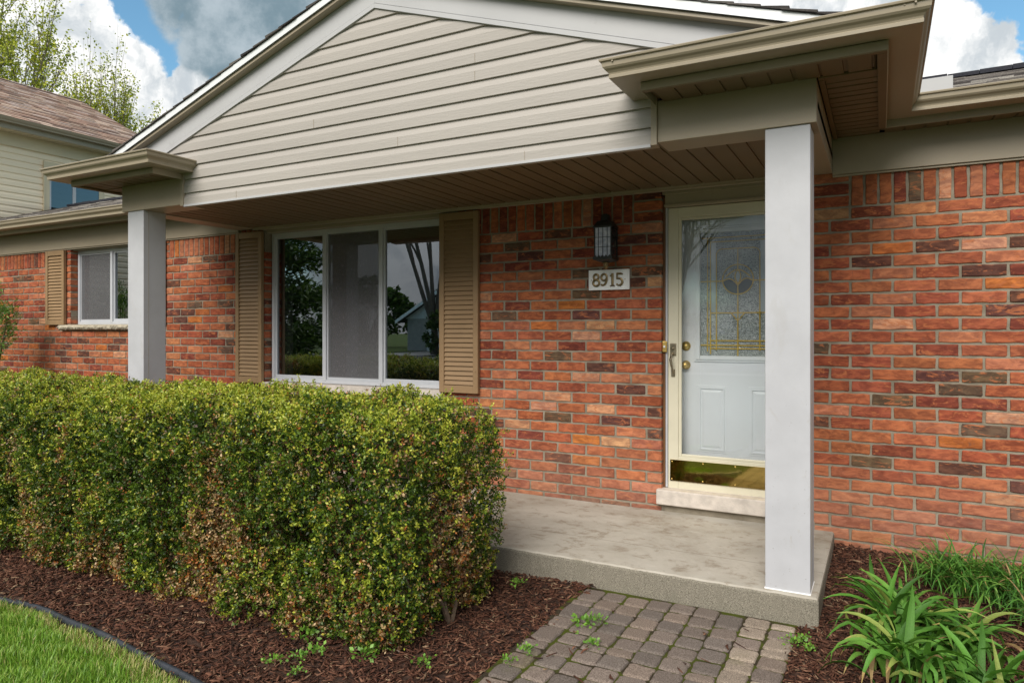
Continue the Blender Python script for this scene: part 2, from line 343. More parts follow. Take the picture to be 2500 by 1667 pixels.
def chips(name, n, region, zf):
    P = region(n); n = len(P)
    L = rng.uniform(.014, .05, n)*rng.choice([1, 1, 1.5], n); Wd = rng.uniform(.004, .0125, n); T = rng.uniform(.0015, .004, n)
    yaw = rng.uniform(0, np.pi*2, n); pit = rng.normal(0, .28, n); rol = rng.normal(0, .5, n)
    d = np.stack([np.cos(yaw)*np.cos(pit), np.sin(yaw)*np.cos(pit), np.sin(pit)], 1)
    s0 = norm(np.cross(d, [[0, 0, 1.]])); u0 = np.cross(s0, d)
    a = s0*np.cos(rol)[:, None]+u0*np.sin(rol)[:, None]; b = np.cross(d, a)
    C = np.stack([P[:, 0], P[:, 1], zf(P[:, 0], P[:, 1])+rng.uniform(.002, .016, n)], 1)
    vs = []
    for sd_, tp in ((-1, .55), (-.1, 1.), (1, .45)):
        off_ = rng.normal(0, .12, (n, 1))*Wd[:, None]*4
        for sa, sb in ((-1, -1), (1, -1), (1, 1), (-1, 1)):
            vs.append(C+d*(sd_*L/2)[:, None]+a*((sa*Wd/2*tp)[:, None]+off_)+b*(sb*T/2)[:, None])
    V = np.stack(vs, 1).reshape(-1, 3); i = np.arange(n)[:, None]*12
    q = []
    for r in (0, 4):
        for j in range(4): q.append([r+j, r+(j+1) % 4, r+4+(j+1) % 4, r+4+j])
    q += [[3, 2, 1, 0], [8, 9, 10, 11]]
    F = (i[:, :, None]+np.array(q)[None]).reshape(-1, 4)
    pal = np.array([(.085, .034, .020), (.125, .054, .032), (.055, .024, .015), (.18, .090, .055), (.026, .013, .010), (.27, .18, .11)])
    pk = rng.choice(6, n, p=[.30, .25, .20, .14, .07, .04]); c = pal[pk]*rng.uniform(.75, 1.25, (n, 1))
    o = npmesh(name, V, F, 'chip', tint=np.repeat(c, 10, 0)); o['kind'] = 'stuff'; o['label'] = 'dark brown shredded bark mulch covering the bed'; o['category'] = 'mulch'
def reg_left(n):
    x = rng.uniform(-5.8, -1.36, n); y = rng.uniform(1.9, 3.72, n)
    k = (y > np.interp(x, EX, EY)+.012+rng.normal(0, .02, n)) & ~((x > -1.47+rng.normal(0, .02, n))) & ((y < 3.0) | (x > -2.6))
    return np.stack([x, y], 1)[k]
def reg_right(n):
    x = rng.uniform(-.42, 1.9, n); y = rng.uniform(2.4, 4.99, n)
    k = ((x > -.37+rng.normal(0, .02, n)) & (y < 3.69)) | (x > -.268); return np.stack([x, y], 1)[k]
chips('mulch', 30000, reg_left, bedz); chips('mulch', 30000, reg_right, bedz)
chips('mulch', 30, lambda n: np.stack([rng.uniform(-1.52, -.42, n), rng.uniform(2.4, 3.6, n)**1.0], 1)[::1], lambda X, Y: .032+0*X)
for q in [(-1.75, 4.35), (-1.2, 4.45), (-.98, 4.52), (-1.28, 4.22), (-1.0, 4.33), (-.85, 4.2), (-1.9, 4.0), (-2.0, 4.25), (-1.15, 3.95), (-.72, 3.9), (-1.45, 4.6)]:
    pass

# grass blades on the visible corner of the lawn
def grass(n, region, h=(.03, .075)):
    P = region(n); n = len(P); hh = rng.uniform(*h, n); yaw = rng.uniform(0, 6.28, n); ln = rng.uniform(.1, .9, n)
    cl = snoise(np.stack([P[:, 0], P[:, 1], 0*P[:, 0]], 1), 3, 9); hh *= 1+.3*cl
    dx, dy = np.cos(yaw), np.sin(yaw); w = rng.uniform(.0012, .0024, n)
    b = np.stack([P[:, 0], P[:, 1], np.full(n, -.03)], 1); a = np.stack([-dy, dx, 0*dx], 1)*w[:, None]
    mid = b+np.stack([dx*ln*hh*.25, dy*ln*hh*.25, hh*.6], 1); tip = b+np.stack([dx*ln*hh*.8, dy*ln*hh*.8, hh*(1-.25*ln)], 1)
    V = np.stack([b-a, b+a, mid+a*.8, mid-a*.8, tip], 1).reshape(-1, 3); i = np.arange(n)[:, None]*5
    F = np.concatenate([i+[[0, 1, 2]], i+[[0, 2, 3]], i+[[3, 2, 4]]], 1).reshape(-1, 3)
    pal = np.array([(.17, .33, .03), (.25, .42, .05), (.11, .24, .02), (.36, .46, .09), (.48, .42, .17)])
    dry = snoise(np.stack([P[:, 0], P[:, 1], 0*P[:, 0]], 1), 9, 5)
    pk = rng.choice(5, n, p=[.36, .27, .2, .14, .03]); ed = P[:, 1] > np.interp(P[:, 0], EX, EY)-.10-.05*dry
    pk = np.where(ed & (rng.random(n) < .45), 4, pk)
    c = pal[pk]*rng.uniform(.8, 1.2, (n, 1))
    o = npmesh('grass', V, F, 'leaf', tint=np.repeat(c, 3, 0)); tag(o, 'bright green lawn grass beside the black edging', 'grass', kind='stuff')
def reg_lawn(n):
    x = rng.uniform(-5.2, -1.9, n); y = rng.uniform(1.1, 2.07, n); k = y < np.interp(x, EX, EY)-.02; return np.stack([x, y], 1)[k]
grass(95000, reg_lawn)
b = MB(); rx = random.Random(3)
pts = []
for i in range(len(EDGE)-1):
    (x0, y0), (x1, y1) = EDGE[i], EDGE[i+1]; k = max(1, int(math.dist(EDGE[i], EDGE[i+1])/.06))
    pts += [(x0+(x1-x0)*j/k, y0+(y1-y0)*j/k, .012+.004*math.sin((x0+(x1-x0)*j/k)*9)) for j in range(k)]
for _ in range(3): pts = [pts[0]]+[tuple((a+2*bb+c)/4 for a, bb, c in zip(pts[i-1], pts[i], pts[i+1])) for i in range(1, len(pts)-1)]+[pts[-1]]
b.tube(pts, .0165, 12); tag(b.build('lawn_edging', 'hose', smooth=True), 'black tubular plastic edging between lawn and mulch', 'garden edging')

# ------------------------------------------------------------------ PAVER PATH
def pebble(b, mapf, w, l, depth=.012, r=.012, jit=.003, back=.03, tint=None, rnd=random, n=6, hollow=False):
    """a tumbled block: outline w x l with rounded uneven edges; mapf(a,b,c) places local points (c = out)"""
    pts = []
    def arc(cx, cy, a0):
        for k in range(3): a = a0+k*math.pi/4; pts.append((cx+r*math.cos(a), cy+r*math.sin(a)))
    hw, hl = w/2-r, l/2-r
    nx = max(1, int(w/.035)); ny = max(1, int(l/.035))
    arc(hw, hl, 0)
    for k in range(1, nx): pts.append((hw-2*hw*k/nx, hl+r))
    arc(-hw, hl, math.pi/2)
    for k in range(1, ny): pts.append((-hw-r, hl-2*hl*k/ny))
    arc(-hw, -hl, math.pi)
    for k in range(1, nx): pts.append((-hw+2*hw*k/nx, -hl-r))
    arc(hw, -hl, 1.5*math.pi)
    for k in range(1, ny): pts.append((hw+r, -hl+2*hl*k/ny))
    pts = [(x+rnd.uniform(-jit, jit), y+rnd.uniform(-jit, jit)) for x, y in pts]
    def sc(f, z): return [mapf(x-math.copysign(min(abs(x), f), x), y-math.copysign(min(abs(y), f), y), z) for x, y in pts]
    b.grid([sc(0, -back), sc(0, -depth), sc(depth*.35, -depth*.3), sc(depth*1.1, 0)], tint=tint)
def paver_path():
    b = MB(); rnd = random.Random(5)
    for c in range(9):
        x = -1.475+.0625+c*.1235; y = 3.69-rnd.uniform(0, .035)
        while y > 2.0:
            l = rnd.choice([.118, .118, .122, .066, .118, .17 if c % 3 == 0 else .118]); y0 = y-l
            skip = c == 0 and (y0 > 3.50)
            if not skip:
                g = rnd.uniform(.86, 1.12); tt = tuple(v*g for v in rnd.choice([(.185, .150, .128), (.20, .160, .135), (.165, .138, .120), (.21, .165, .135)]))
                if c >= 7 and rnd.random() < .6: tt = (.30*g, .245*g, .195*g)
                cx = x+rnd.uniform(-.003, .003)-.010*math.exp(-((y-2.95)/.35)**2)*(c == 0); cy = (y+y0)/2; tl = rnd.uniform(-.03, .03); ta = rnd.uniform(-.018, .018); tb = rnd.uniform(-.018, .018); hz = .03+rnd.uniform(-.003, .003)
                def mf(a_, b_, c_): return (cx+a_*math.cos(tl)-b_*math.sin(tl), cy+a_*math.sin(tl)+b_*math.cos(tl), hz+c_+a_*ta+b_*tb)
                pebble(b, mf, .117, l-.0065, .010, .013, .0035, .04, tt, rnd)
            y = y0-.007
    o = b.build('path', 'paver', smooth=False, tint=True); o['kind'] = 'structure'
    # farther stretch of the path towards the lawn, behind the camera
    b = MB()
    for c in range(9):
        y = 2.0
        while y > -1.5:
            l = rnd.choice([.118, .066, .17]); g = rnd.uniform(.8, 1.15)
            b.box(-1.47+c*.1235, -1.355+c*.1235, y-l+.006, y, -.02, .028, (.22*g, .19*g, .17*g)); y -= l
    o = b.build('path', 'paver', tint=True); o['kind'] = 'structure'
    b = MB(); b.box(-1.50, -.365, -1.5, 3.70, -.028, .0205); o = b.build('path_joints', 'moss'); o['kind'] = 'structure'
paver_path()

# ------------------------------------------------------------------ PORCH SLAB
def slab():
    b = MB(); x0, x1, y0, y1 = -5.98, -.272, 3.705, 4.995
    n = 120; rr = random.Random(2)
    front = [x0+(x1-x0)*i/n for i in range(n+1)]
    j = [rr.uniform(-.0018, .0018) for _ in front]
    prof = [(0, -.06), (0, .148), (.004, .159), (.014, .166)]
    rings = []
    for k, (o_, z) in enumerate(prof):
        rings.append([(x, y0+o_+j[i], z+j[i]*.6) for i, x in enumerate(front)])
    rings.append([(x, y0+.35, .166) for x in front]); rings.append([(x, y1, .166) for x in front])
    for r in rings: r[-1] = (x1-(.012 if r is rings[-1] or r is rings[-2] or r is rings[3] else .004 if r is rings[2] else 0), r[-1][1], r[-1][2])
    b.grid(rings, close=False)
    b.grid([[(x1, y0, -.06), (x1, y1, -.06)], [(x1, y0, .150), (x1, y1, .150)], [(x1-.004, y0+.004, .160), (x1-.004, y1, .160)], [(x1-.012, y0+.014, .166), (x1-.012, y1, .166)]], close=False)
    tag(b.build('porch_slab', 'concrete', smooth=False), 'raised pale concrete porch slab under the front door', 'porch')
slab()

# ------------------------------------------------------------------ HOUSE
H = empty('brick_house', (-3.04, 5, 0), 'single storey red brick house with gabled beige sided porch', 'house')
PITCH = .0802; BL = PITCH*3; ZT = 2.285; JT = .0150
PAL = [((.40, .128, .060), 34), ((.335, .090, .046), 26), ((.46, .175, .092), 18), ((.22, .056, .034), 11), ((.13, .055, .040), 7), ((.52, .27, .16), 4), ((.48, .155, .042), 3), ((.13, .080, .052), 5)]
def bcol(rnd):
    r = rnd.uniform(0, sum(w for _, w in PAL))
    for c, w in PAL:
        r -= w
        if r <= 0: break
    g = rnd.uniform(.86, 1.14); return (c[0]*g, c[1]*g*rnd.uniform(.92, 1.08), c[2]*g*rnd.uniform(.9, 1.1))
OPEN = [(-8.86, -7.52, 1.556, 9), (-5.50, -3.37, .90, 9), (-1.425, -.40, 0, 9)]     # x0, x1, z0, z1
def brick_wall():
    b = MB(); rnd = random.Random(21)
    def brick(xa, xb, za, zb, edgeL=False, edgeR=False):
        w, l = xb-xa-JT, zb-za-JT
        if w < .018: return
        l += .0015
        if edgeL: xa_ = xa; w += JT/2
        cx, cz = (xa+xb)/2+(-JT/4 if edgeL else 0)+(JT/4 if edgeR else 0), (za+zb)/2
        if edgeR: w += JT/2
        dy = rnd.uniform(-.0016, .0016); tx = rnd.uniform(-.006, .006)
        tz = rnd.uniform(-.004, .004)
        mf = lambda a_, b_, c_: (cx+a_-b_*tz, 5.0+dy-c_+a_*tx, cz+b_+a_*tz)
        pebble(b, mf, w, l, .0050, .0055, .0025, .10 if (edgeL or edgeR) else .02, bcol(rnd), rnd)
    def row(x0, x1, za, zb, phase, eL, eR):
        k0 = math.floor((x0-phase)/BL); x = phase+k0*BL
        while x < x1-.005:
            a_, b_ = max(x, x0), min(x+BL, x1)
            if b_-a_ > .02: brick(a_, b_, za, zb, eL and a_ == x0, eR and b_ == x1)
            x += BL
    def soldiers(x0, x1):
        n = max(1, round((x1-x0)/PITCH)); w = (x1-x0)/n
        for i in range(n): brick(x0+i*w, x0+(i+1)*w, ZT, ZT+.24)
    # sections between openings
    for idx in range(29):
        zb = ZT-idx*PITCH; za = zb-PITCH
        if zb < 0: break
        zm = (za+zb)/2; od = idx % 2
        segs = []; x = -13.5
        for (a_, c_, z0, z1) in OPEN:
            if z0 < zm < z1: segs.append((x, a_)); x = c_
        segs.append((x, 3.2))
        for (a_, c_) in segs:
            if c_ > 3: ph = -.058 if od else -.1785
            elif abs(c_+1.425) < .01: ph = -1.425+JT/2-BL*(0 if not od else .5)
            else: ph = -.058+(0 if od else BL/2)
            row(a_, c_, za, zb, ph, any(abs(a_-q[1]) < .001 for q in OPEN), any(abs(c_-q[0]) < .001 for q in OPEN))
    soldiers(-13.5, -8.95); soldiers(-6.975, -5.52); soldiers(-3.2, -1.64); soldiers(-.178, 3.2)
    for k in range(3):
        row(-1.64, -1.425, ZT+k*PITCH, ZT+(k+1)*PITCH, -1.64-BL*0, False, True); row(-.40, -.178, ZT+k*PITCH, ZT+(k+1)*PITCH, -.42, True, False)
        row(-5.52, -5.50, ZT+k*PITCH, ZT+(k+1)*PITCH, -5.6, False, True); row(-8.95, -8.86, ZT+k*PITCH, ZT+(k+1)*PITCH, -8.98, False, True); row(-7.52, -6.975, ZT+k*PITCH, ZT+(k+1)*PITCH, -7.52, True, False)
    o = b.build('brick_wall', 'brick', H, tint=True)
    mo = MB()
    X = [-13.5, -8.862, -7.518, -5.502, -3.368, -1.427, -.398, 3.2]
    for i in range(0, 8, 2): mo.box(X[i], X[i+1], 5.007, 5.12, -.1, 2.60)
    mo.box(-8.862, -7.518, 5.0071, 5.12, -.1, 1.54); mo.box(-5.502, -3.368, 5.0071, 5.12, -.1, .90); mo.box(-1.427, -.398, 5.0071, 5.12, -.1, .30)
    mo.build('mortar', 'mortar', o)
brick_wall()
b = MB()   # the rest of the body, closing the house
b.box(-13.5, -13.4, 5.13, 10.4, 0, 2.7); b.box(3.1, 3.2, 5.13, 10.4, 0, 2.7); b.box(-13.5, 3.2, 10.4, 10.5, 0, 2.7); b.build('rear_wall', 'trim', H)

# frieze boards at the wall top
pieces('frieze_board', 'trim', H, .002, [(-13.5, -5.845, 4.972, 5.006, 2.497, 2.735), (-.2825, 3.2, 4.972, 5.006, 2.497, 2.735)])
pieces('frieze_trim', 'trim', H, .0015, [(-13.5, -5.845, 4.984, 5.004, 2.483, 2.4955), (-.2825, 3.2, 4.984, 5.004, 2.483, 2.4955)])

# porch beams
for x0, x1 in ((-5.835, -5.045), (-1.083, -.283)):
    b = MB(); b.box(x0, x1, 3.728, 3.95, 2.512, 2.74); b.build('porch_beam', 'trim', H, .003)
pieces('side_beam', 'trim', H, .003, [(-.50, -.283, 3.9505, 4.999, 2.512, 2.74), (-5.835, -5.62, 3.9505, 4.999, 2.512, 2.74)])
pieces('corner_trim', 'trim', H, .002, [(x, x+.034, 3.712, 3.76, 2.497, 2.80) for x in (-5.045, -1.117)])

# grooved metal panels (porch ceiling and soffits)
def grooved(b, x0, x1, y0, y1, z, along='y', pitch=.113, th=.012, start=0):
    i = 0; L0, L1 = (x0, x1) if along == 'y' else (y0, y1); p = L0
    while p < L1-.004:
        q = min(p+pitch, L1); g = .019 if i % 2 else .011
        e = max(p+.003, q-g)
        if along == 'y': b.box(p, e, y0, y1, z, z+th); b.box(e, q, y0, y1, z+th*.62, z+th+.006)
        else: b.box(x0, x1, p, e, z, z+th); b.box(x0, x1, e, q, z+th*.62, z+th+.006)
        p = q; i += 1
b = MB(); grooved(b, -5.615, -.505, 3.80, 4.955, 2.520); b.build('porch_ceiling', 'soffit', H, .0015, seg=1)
b = MB(); b.box(-5.615, -.505, 4.955, 4.999, 2.497, 2.536); b.box(-5.615, -.505, 4.944, 4.954, 2.512, 2.530); b.build('ceiling_trim', 'trim', H, .003)
b = MB(); b.box(-5.62, -.283, 3.80, 5.0, 2.60, 2.64); b.build('ceiling_deck', 'soffit', H)
# soffits of the two cornice returns and the main eaves
for xa, xb, side in ((-6.11, -5.03, -1), (-1.085, .02, 1)):
    b = MB(); grooved(b, xa+.04, xb-.04, 3.47, 3.722, 2.727)
    b.box(xa-.002, xb+.002, 3.460, 3.495, 2.7125, 2.7255)                  # return flange of the fascia
    xs = (xa, -5.84) if side < 0 else (-.278, xb)
    grooved(b, xs[0]+.03, xs[1]-.03, 3.765, 4.965, 2.727, 'x', .085)
    fx = xa-.002 if side < 0 else xb-.037
    b.box(fx, fx+.042, 3.497, 4.80, 2.7125, 2.7255)
    b.box(xs[0]+.01 if side < 0 else xs[0]+.002, xs[1]-.01, 3.725, 3.763, 2.722, 2.735)
    bx = xs[1]-.028 if side < 0 else xs[0]+.002
    b.box(bx, bx+.026, 3.766, 4.96, 2.721, 2.735)
    b.box(xa, xb, 3.47, 3.73, 2.752, 2.756); b.box(xs[0], xs[1], 3.7301, 4.99, 2.752, 2.756)
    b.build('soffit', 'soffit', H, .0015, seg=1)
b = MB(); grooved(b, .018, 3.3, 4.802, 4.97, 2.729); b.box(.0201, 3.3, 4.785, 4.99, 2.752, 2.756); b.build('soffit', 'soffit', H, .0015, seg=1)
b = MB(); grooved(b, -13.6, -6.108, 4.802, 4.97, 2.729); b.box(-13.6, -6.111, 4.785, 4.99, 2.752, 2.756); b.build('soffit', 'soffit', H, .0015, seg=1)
# fascia following the eaves
RP = [(-1.09, 3.735), (-1.09, 3.462), (.025, 3.462), (.025, 4.787), (3.4, 4.787)]
LP = [(-13.8, 4.787), (-6.115, 4.787), (-6.115, 3.462), (-5.027, 3.462), (-5.027, 3.735)]
for pth in (RP, LP):
    b = MB(); b.sweep(pth, [(-.002, 2.712), (.0, 2.712), (.003, 2.716), (.003, 2.86), (-.002, 2.86)]); b.build('fascia', 'trim', H, .0)
    b = MB(); prof = [(.0035, 2.848), (.0035, 2.757), (.124, 2.757), (.130, 2.759), (.131, 2.773), (.128, 2.777), (.130, 2.785), (.138, 2.795), (.149, 2.803), (.156, 2.812), (.158, 2.825), (.159, 2.834), (.169, 2.838), (.171, 2.846), (.167, 2.850), (.160, 2.848),
            (.157, 2.842), (.155, 2.825), (.152, 2.814), (.146, 2.806), (.135, 2.798), (.127, 2.788), (.122, 2.760), (.0065, 2.760), (.0065, 2.848)]
    b.sweep(pth, prof); b.build('gutter', 'gutter', H)
for (x, sx) in ((-5.027+.0035, 1), (-1.09-.0035, -1)):
    b = MB(); b.prism([(x, 2.757), (x+sx*.130, 2.757), (x+sx*.13, 2.775), (x+sx*.157, 2.81), (x+sx*.17, 2.848), (x, 2.848)], 3.733, 3.738); b.build('gutter_cap', 'gutter', H)
for (x, y) in ((-5.027+.15, 3.30), (.025+.10, 3.292), (-1.09-.1, 3.294), (.025+.06, 3.300), (-6.24, 3.30)):
    b = MB(); b.lathe((x, y+.004, 2.832), [(.0001, -.004), (.004, -.003), (.005, 0)], 10, 'y'); b.build('gutter_rivet', 'gutter', H)
b = MB(); b.box(.16, .36, 4.66, 4.675, 2.845, 2.935); b.build('kickout_flashing', 'rake', H, .002)

# gable siding (Dutch lap)
def siding(name, P0, P1, zs, limit, out, mat, parent, d=.016):
    """P0,P1 plan points of the wall line; zs course bottoms + pitch; limit(z)->(t0,t1) extent along the line"""
    b = MB(); P0 = Vector((P0[0], P0[1], 0)); P1 = Vector((P1[0], P1[1], 0)); dirv = (P1-P0).normalized(); n = Vector(out)
    for z0, z1 in zs:
        prof = [(.0, z0), (d, z0+.001), (d, z0+(z1-z0)*.56), (d*.80, z0+(z1-z0)*.64), (d*.30, z0+(z1-z0)*.86), (d*.05, z1), (-.004, z1+.004)]
        rings = [[], []]
        for o_, z in prof:
            a0, a1 = limit(z)
            if a1 <= a0: a0 = a1 = (a0+a1)/2
            for k, a_ in enumerate((a0, a1)): q = P0+dirv*a_+n*o_; rings[k].append((q.x, q.y, z))
        for j in range(len(prof)-1): b.quad(rings[0][j], rings[1][j], rings[1][j+1], rings[0][j+1])
    return b.build(name, mat, parent)
AX, AZ, SL = -3.04, 3.70, .3315
def lim(z):
    w = (AZ-z)/SL+.02; lo = max(-5.012, AX-w); hi = min(-1.085, AX+w)
    if z > 2.86: lo = max(-5.9, AX-w) ; hi = min(-.18, AX+w)
    return (lo+6, hi+6)
zs = [(2.504, 2.600)]+[(2.600+.1118*k, 2.600+.1118*(k+1)) for k in range(10)]
zs = [(a_, b_) for a_, b_ in zs if a_ < 3.69]
siding('gable_siding', (-6, 3.74), (0, 3.74), zs, lim, (0, -1, 0), 'siding', H)
b = MB(); b.prism([(-5.0, 2.5), (-1.09, 2.5), (-1.09, 2.9), (AX+2.45, 2.9), (AX, 3.71), (AX-2.45, 2.9), (-5.0, 2.9)], 3.746, 3.80); b.build('gable_wall', 'trim', H)
b = MB(); b.box(-5.008, -1.12, 3.716, 3.745, 2.4885, 2.5055); b.build('starter_trim', 'rake', H, .0015)
for x, z in ((-2.25, 3.047), (-4.4, 2.50), (-2.85, 2.712), (-3.6, 2.935), (-1.9, 2.50), (-2.25, 3.159)): b = MB(); b.box(x, x+.0015, 3.7215, 3.7245, z+.003, z+.062); b.build('siding_seam', 'trim', H)
# rake boards, drip metal, shingle edge
def rake(name, zoff0, zoff1, y0, y1, mat, bev=.002, reach=3.12):
    b = MB()
    for s in (-1, 1):
        e = reach; za = AZ; 
        b.pts8([(AX, y0, za+zoff0), (AX+s*e, y0, za+zoff0-SL*e), (AX+s*e, y0, za+zoff1-SL*e), (AX, y0, za+zoff1)], [(AX, y1, za+zoff0), (AX+s*e, y1, za+zoff0-SL*e), (AX+s*e, y1, za+zoff1-SL*e), (AX, y1, za+zoff1)])
    return b.build(name, mat, H, bev)
rake('rake_trim', -.028, .0035, 3.712, 3.745, 'rake', .0015, 2.75)
rake('rake_board', .0065, .21, 3.716, 3.744, 'rake', .002, 2.95)
rake('rake_soffit', .145, .21, 3.655, 3.715, 'trim', .003, 3.0)
rake('rake_flashing', .170, .222, 3.640, 3.654, 'white_metal', .002, 3.08)
def tabs(b, O, A, U, Nn, length, rows, expo, tabw, cols, rnd, th=.006, over=.02, stag=None):
    O, A, U, Nn = map(Vector, (O, A, U, Nn))
    for r in range(rows):
        a0 = 0 if not stag else rnd.uniform(-stag, 0); x = a0-rnd.uniform(0, tabw)*0; nt = 0
        while x < length:
            w = tabw*rnd.uniform(.5, 1.4) if nt else tabw*rnd.uniform(.3, 1.2)
            x1 = min(x+w, length); g = rnd.uniform(.8, 1.2); c = rnd.choice(cols); tt = tuple(v*g for v in c)
            t0 = th*rnd.choice([1, 1, 1.9])
            p = lambda a_, u_, n_: O+A*a_+U*u_+Nn*n_
            u0, u1 = r*expo-.0, (r+1)*expo+.03
            b.pts8([p(x+.0008, u0, 0), p(x1-.0008, u0, 0), p(x1-.0008, u1, -.004), p(x+.0008, u1, -.004)], [p(x+.0008, u0, t0+.004), p(x1-.0008, u0, t0+.004), p(x1-.0008, u1, .001), p(x+.0008, u1, .001)], tint=tt)
            x = x1; nt += 1
DARKSH = [(.055, .05, .048), (.085, .078, .072), (.12, .11, .10), (.04, .037, .036)]
GREYSH = [(.16, .145, .14), (.24, .22, .20), (.36, .34, .31), (.10, .09, .085)]
rnd = random.Random(9); th = math.atan(SL); cu, su = math.cos(th), math.sin(th)
b = MB()
for s in (-1, 1):
    # eave start to ridge; along +Y
    O = (AX+s*3.16, 3.632, AZ+.226-SL*3.16); tabs(b, O, (0, 1, 0), (-s*cu, 0, su), (s*su, 0, cu), 3.3, 24, .138, .35, DARKSH, rnd, .008, stag=.012); b.build('porch_roof', 'shingle', H, tint=True); b = MB()
b = MB()
for s in (-1, 1): b.pts8([(AX, 3.64, AZ+.17), (AX+s*3.1, 3.64, AZ+.17-SL*3.1), (AX+s*3.1, 7.2, AZ+.17-SL*3.1), (AX, 7.2, AZ+.17)], [(AX, 3.645, AZ+.224), (AX+s*3.1, 3.645, AZ+.224-SL*3.1), (AX+s*3.1, 7.2, AZ+.224-SL*3.1), (AX, 7.2, AZ+.224)])
b.build('roof_deck', 'dark', H)
# pent roofs over the two cornice returns
for xa, xb in ((-6.10, -5.035), (-1.075, .015)):
    b = MB(); tabs(b, (xa, 3.44, 2.862), (1, 0, 0), (0, .993, .12), (0, -.12, .993), xb-xa, 2, .138, .3, DARKSH, rnd, .009); b.build('return_roof', 'shingle', H, tint=True)
pieces('eave_framing', 'trim', H, 0, [(-1.09, .02, 3.45, 3.74, 2.757, 2.864), (-6.11, -5.03, 3.45, 3.74, 2.757, 2.864), (-6.11, -5.845, 3.741, 4.785, 2.757, 2.864), (-.27, .02, 3.741, 4.785, 2.757, 2.864)])
# main roof, both sides of the porch gable
b = MB()
tabs(b, (-13.8, 4.755, 2.862), (1, 0, 0), (0, cu, su), (0, -su, cu), 7.9, 23, .138, .28, GREYSH, rnd, .007); b.build('main_roof', 'shingle', H, tint=True); b = MB()
tabs(b, (.12, 4.755, 2.862), (1, 0, 0), (0, cu, su), (0, -su, cu), 3.2, 23, .138, .28, GREYSH, rnd, .007)
b.build('main_roof', 'shingle', H, tint=True)
b = MB(); b.pts8([(-13.8, 4.76, 2.80), (3.3, 4.76, 2.80), (3.3, 7.75, 3.80), (-13.8, 7.75, 3.80)], [(-13.8, 4.76, 2.857), (3.3, 4.76, 2.857), (3.3, 7.75, 3.85), (-13.8, 7.75, 3.85)]); b.pts8([(-13.8, 7.76, 3.80), (3.3, 7.76, 3.80), (3.3, 10.8, 2.8), (-13.8, 10.8, 2.8)], [(-13.8, 7.76, 3.85), (3.3, 7.76, 3.85), (3.3, 10.8, 2.85), (-13.8, 10.8, 2.85)]); b.build('main_roof_deck', 'dark', H)
b = MB()
for k in range(70): b.box(-13.7+k*.25, -13.7+k*.25+.245, 7.66, 7.86, 3.85, 3.885+.004*(k % 3), (.035, .036, .045))
b.build('ridge_cap', 'shingle', H, tint=True)

# posts
def post(x0):
    x1 = x0+.214; y0, y1 = 3.74, 3.95
    b = MB(); b.box(x0, x1, y0, y1, .1665, 2.5115); o = b.build('porch_post', 'post', H, .004)
    b = MB(); b.box(x1-.001, x1+.0012, y0+.045, y0+.047, .17, 2.51); b.box(x0-.0012, x0+.001, y0+.045, y0+.047, .17, 2.51); b.build('corner_seam', 'trim', o)
    b = MB(); b.box(x0-.003, x1+.003, y0-.003, y1+.003, .1655, .1715); b.build('caulk', 'plaque', o, .001)
post(-.526); post(-5.772)

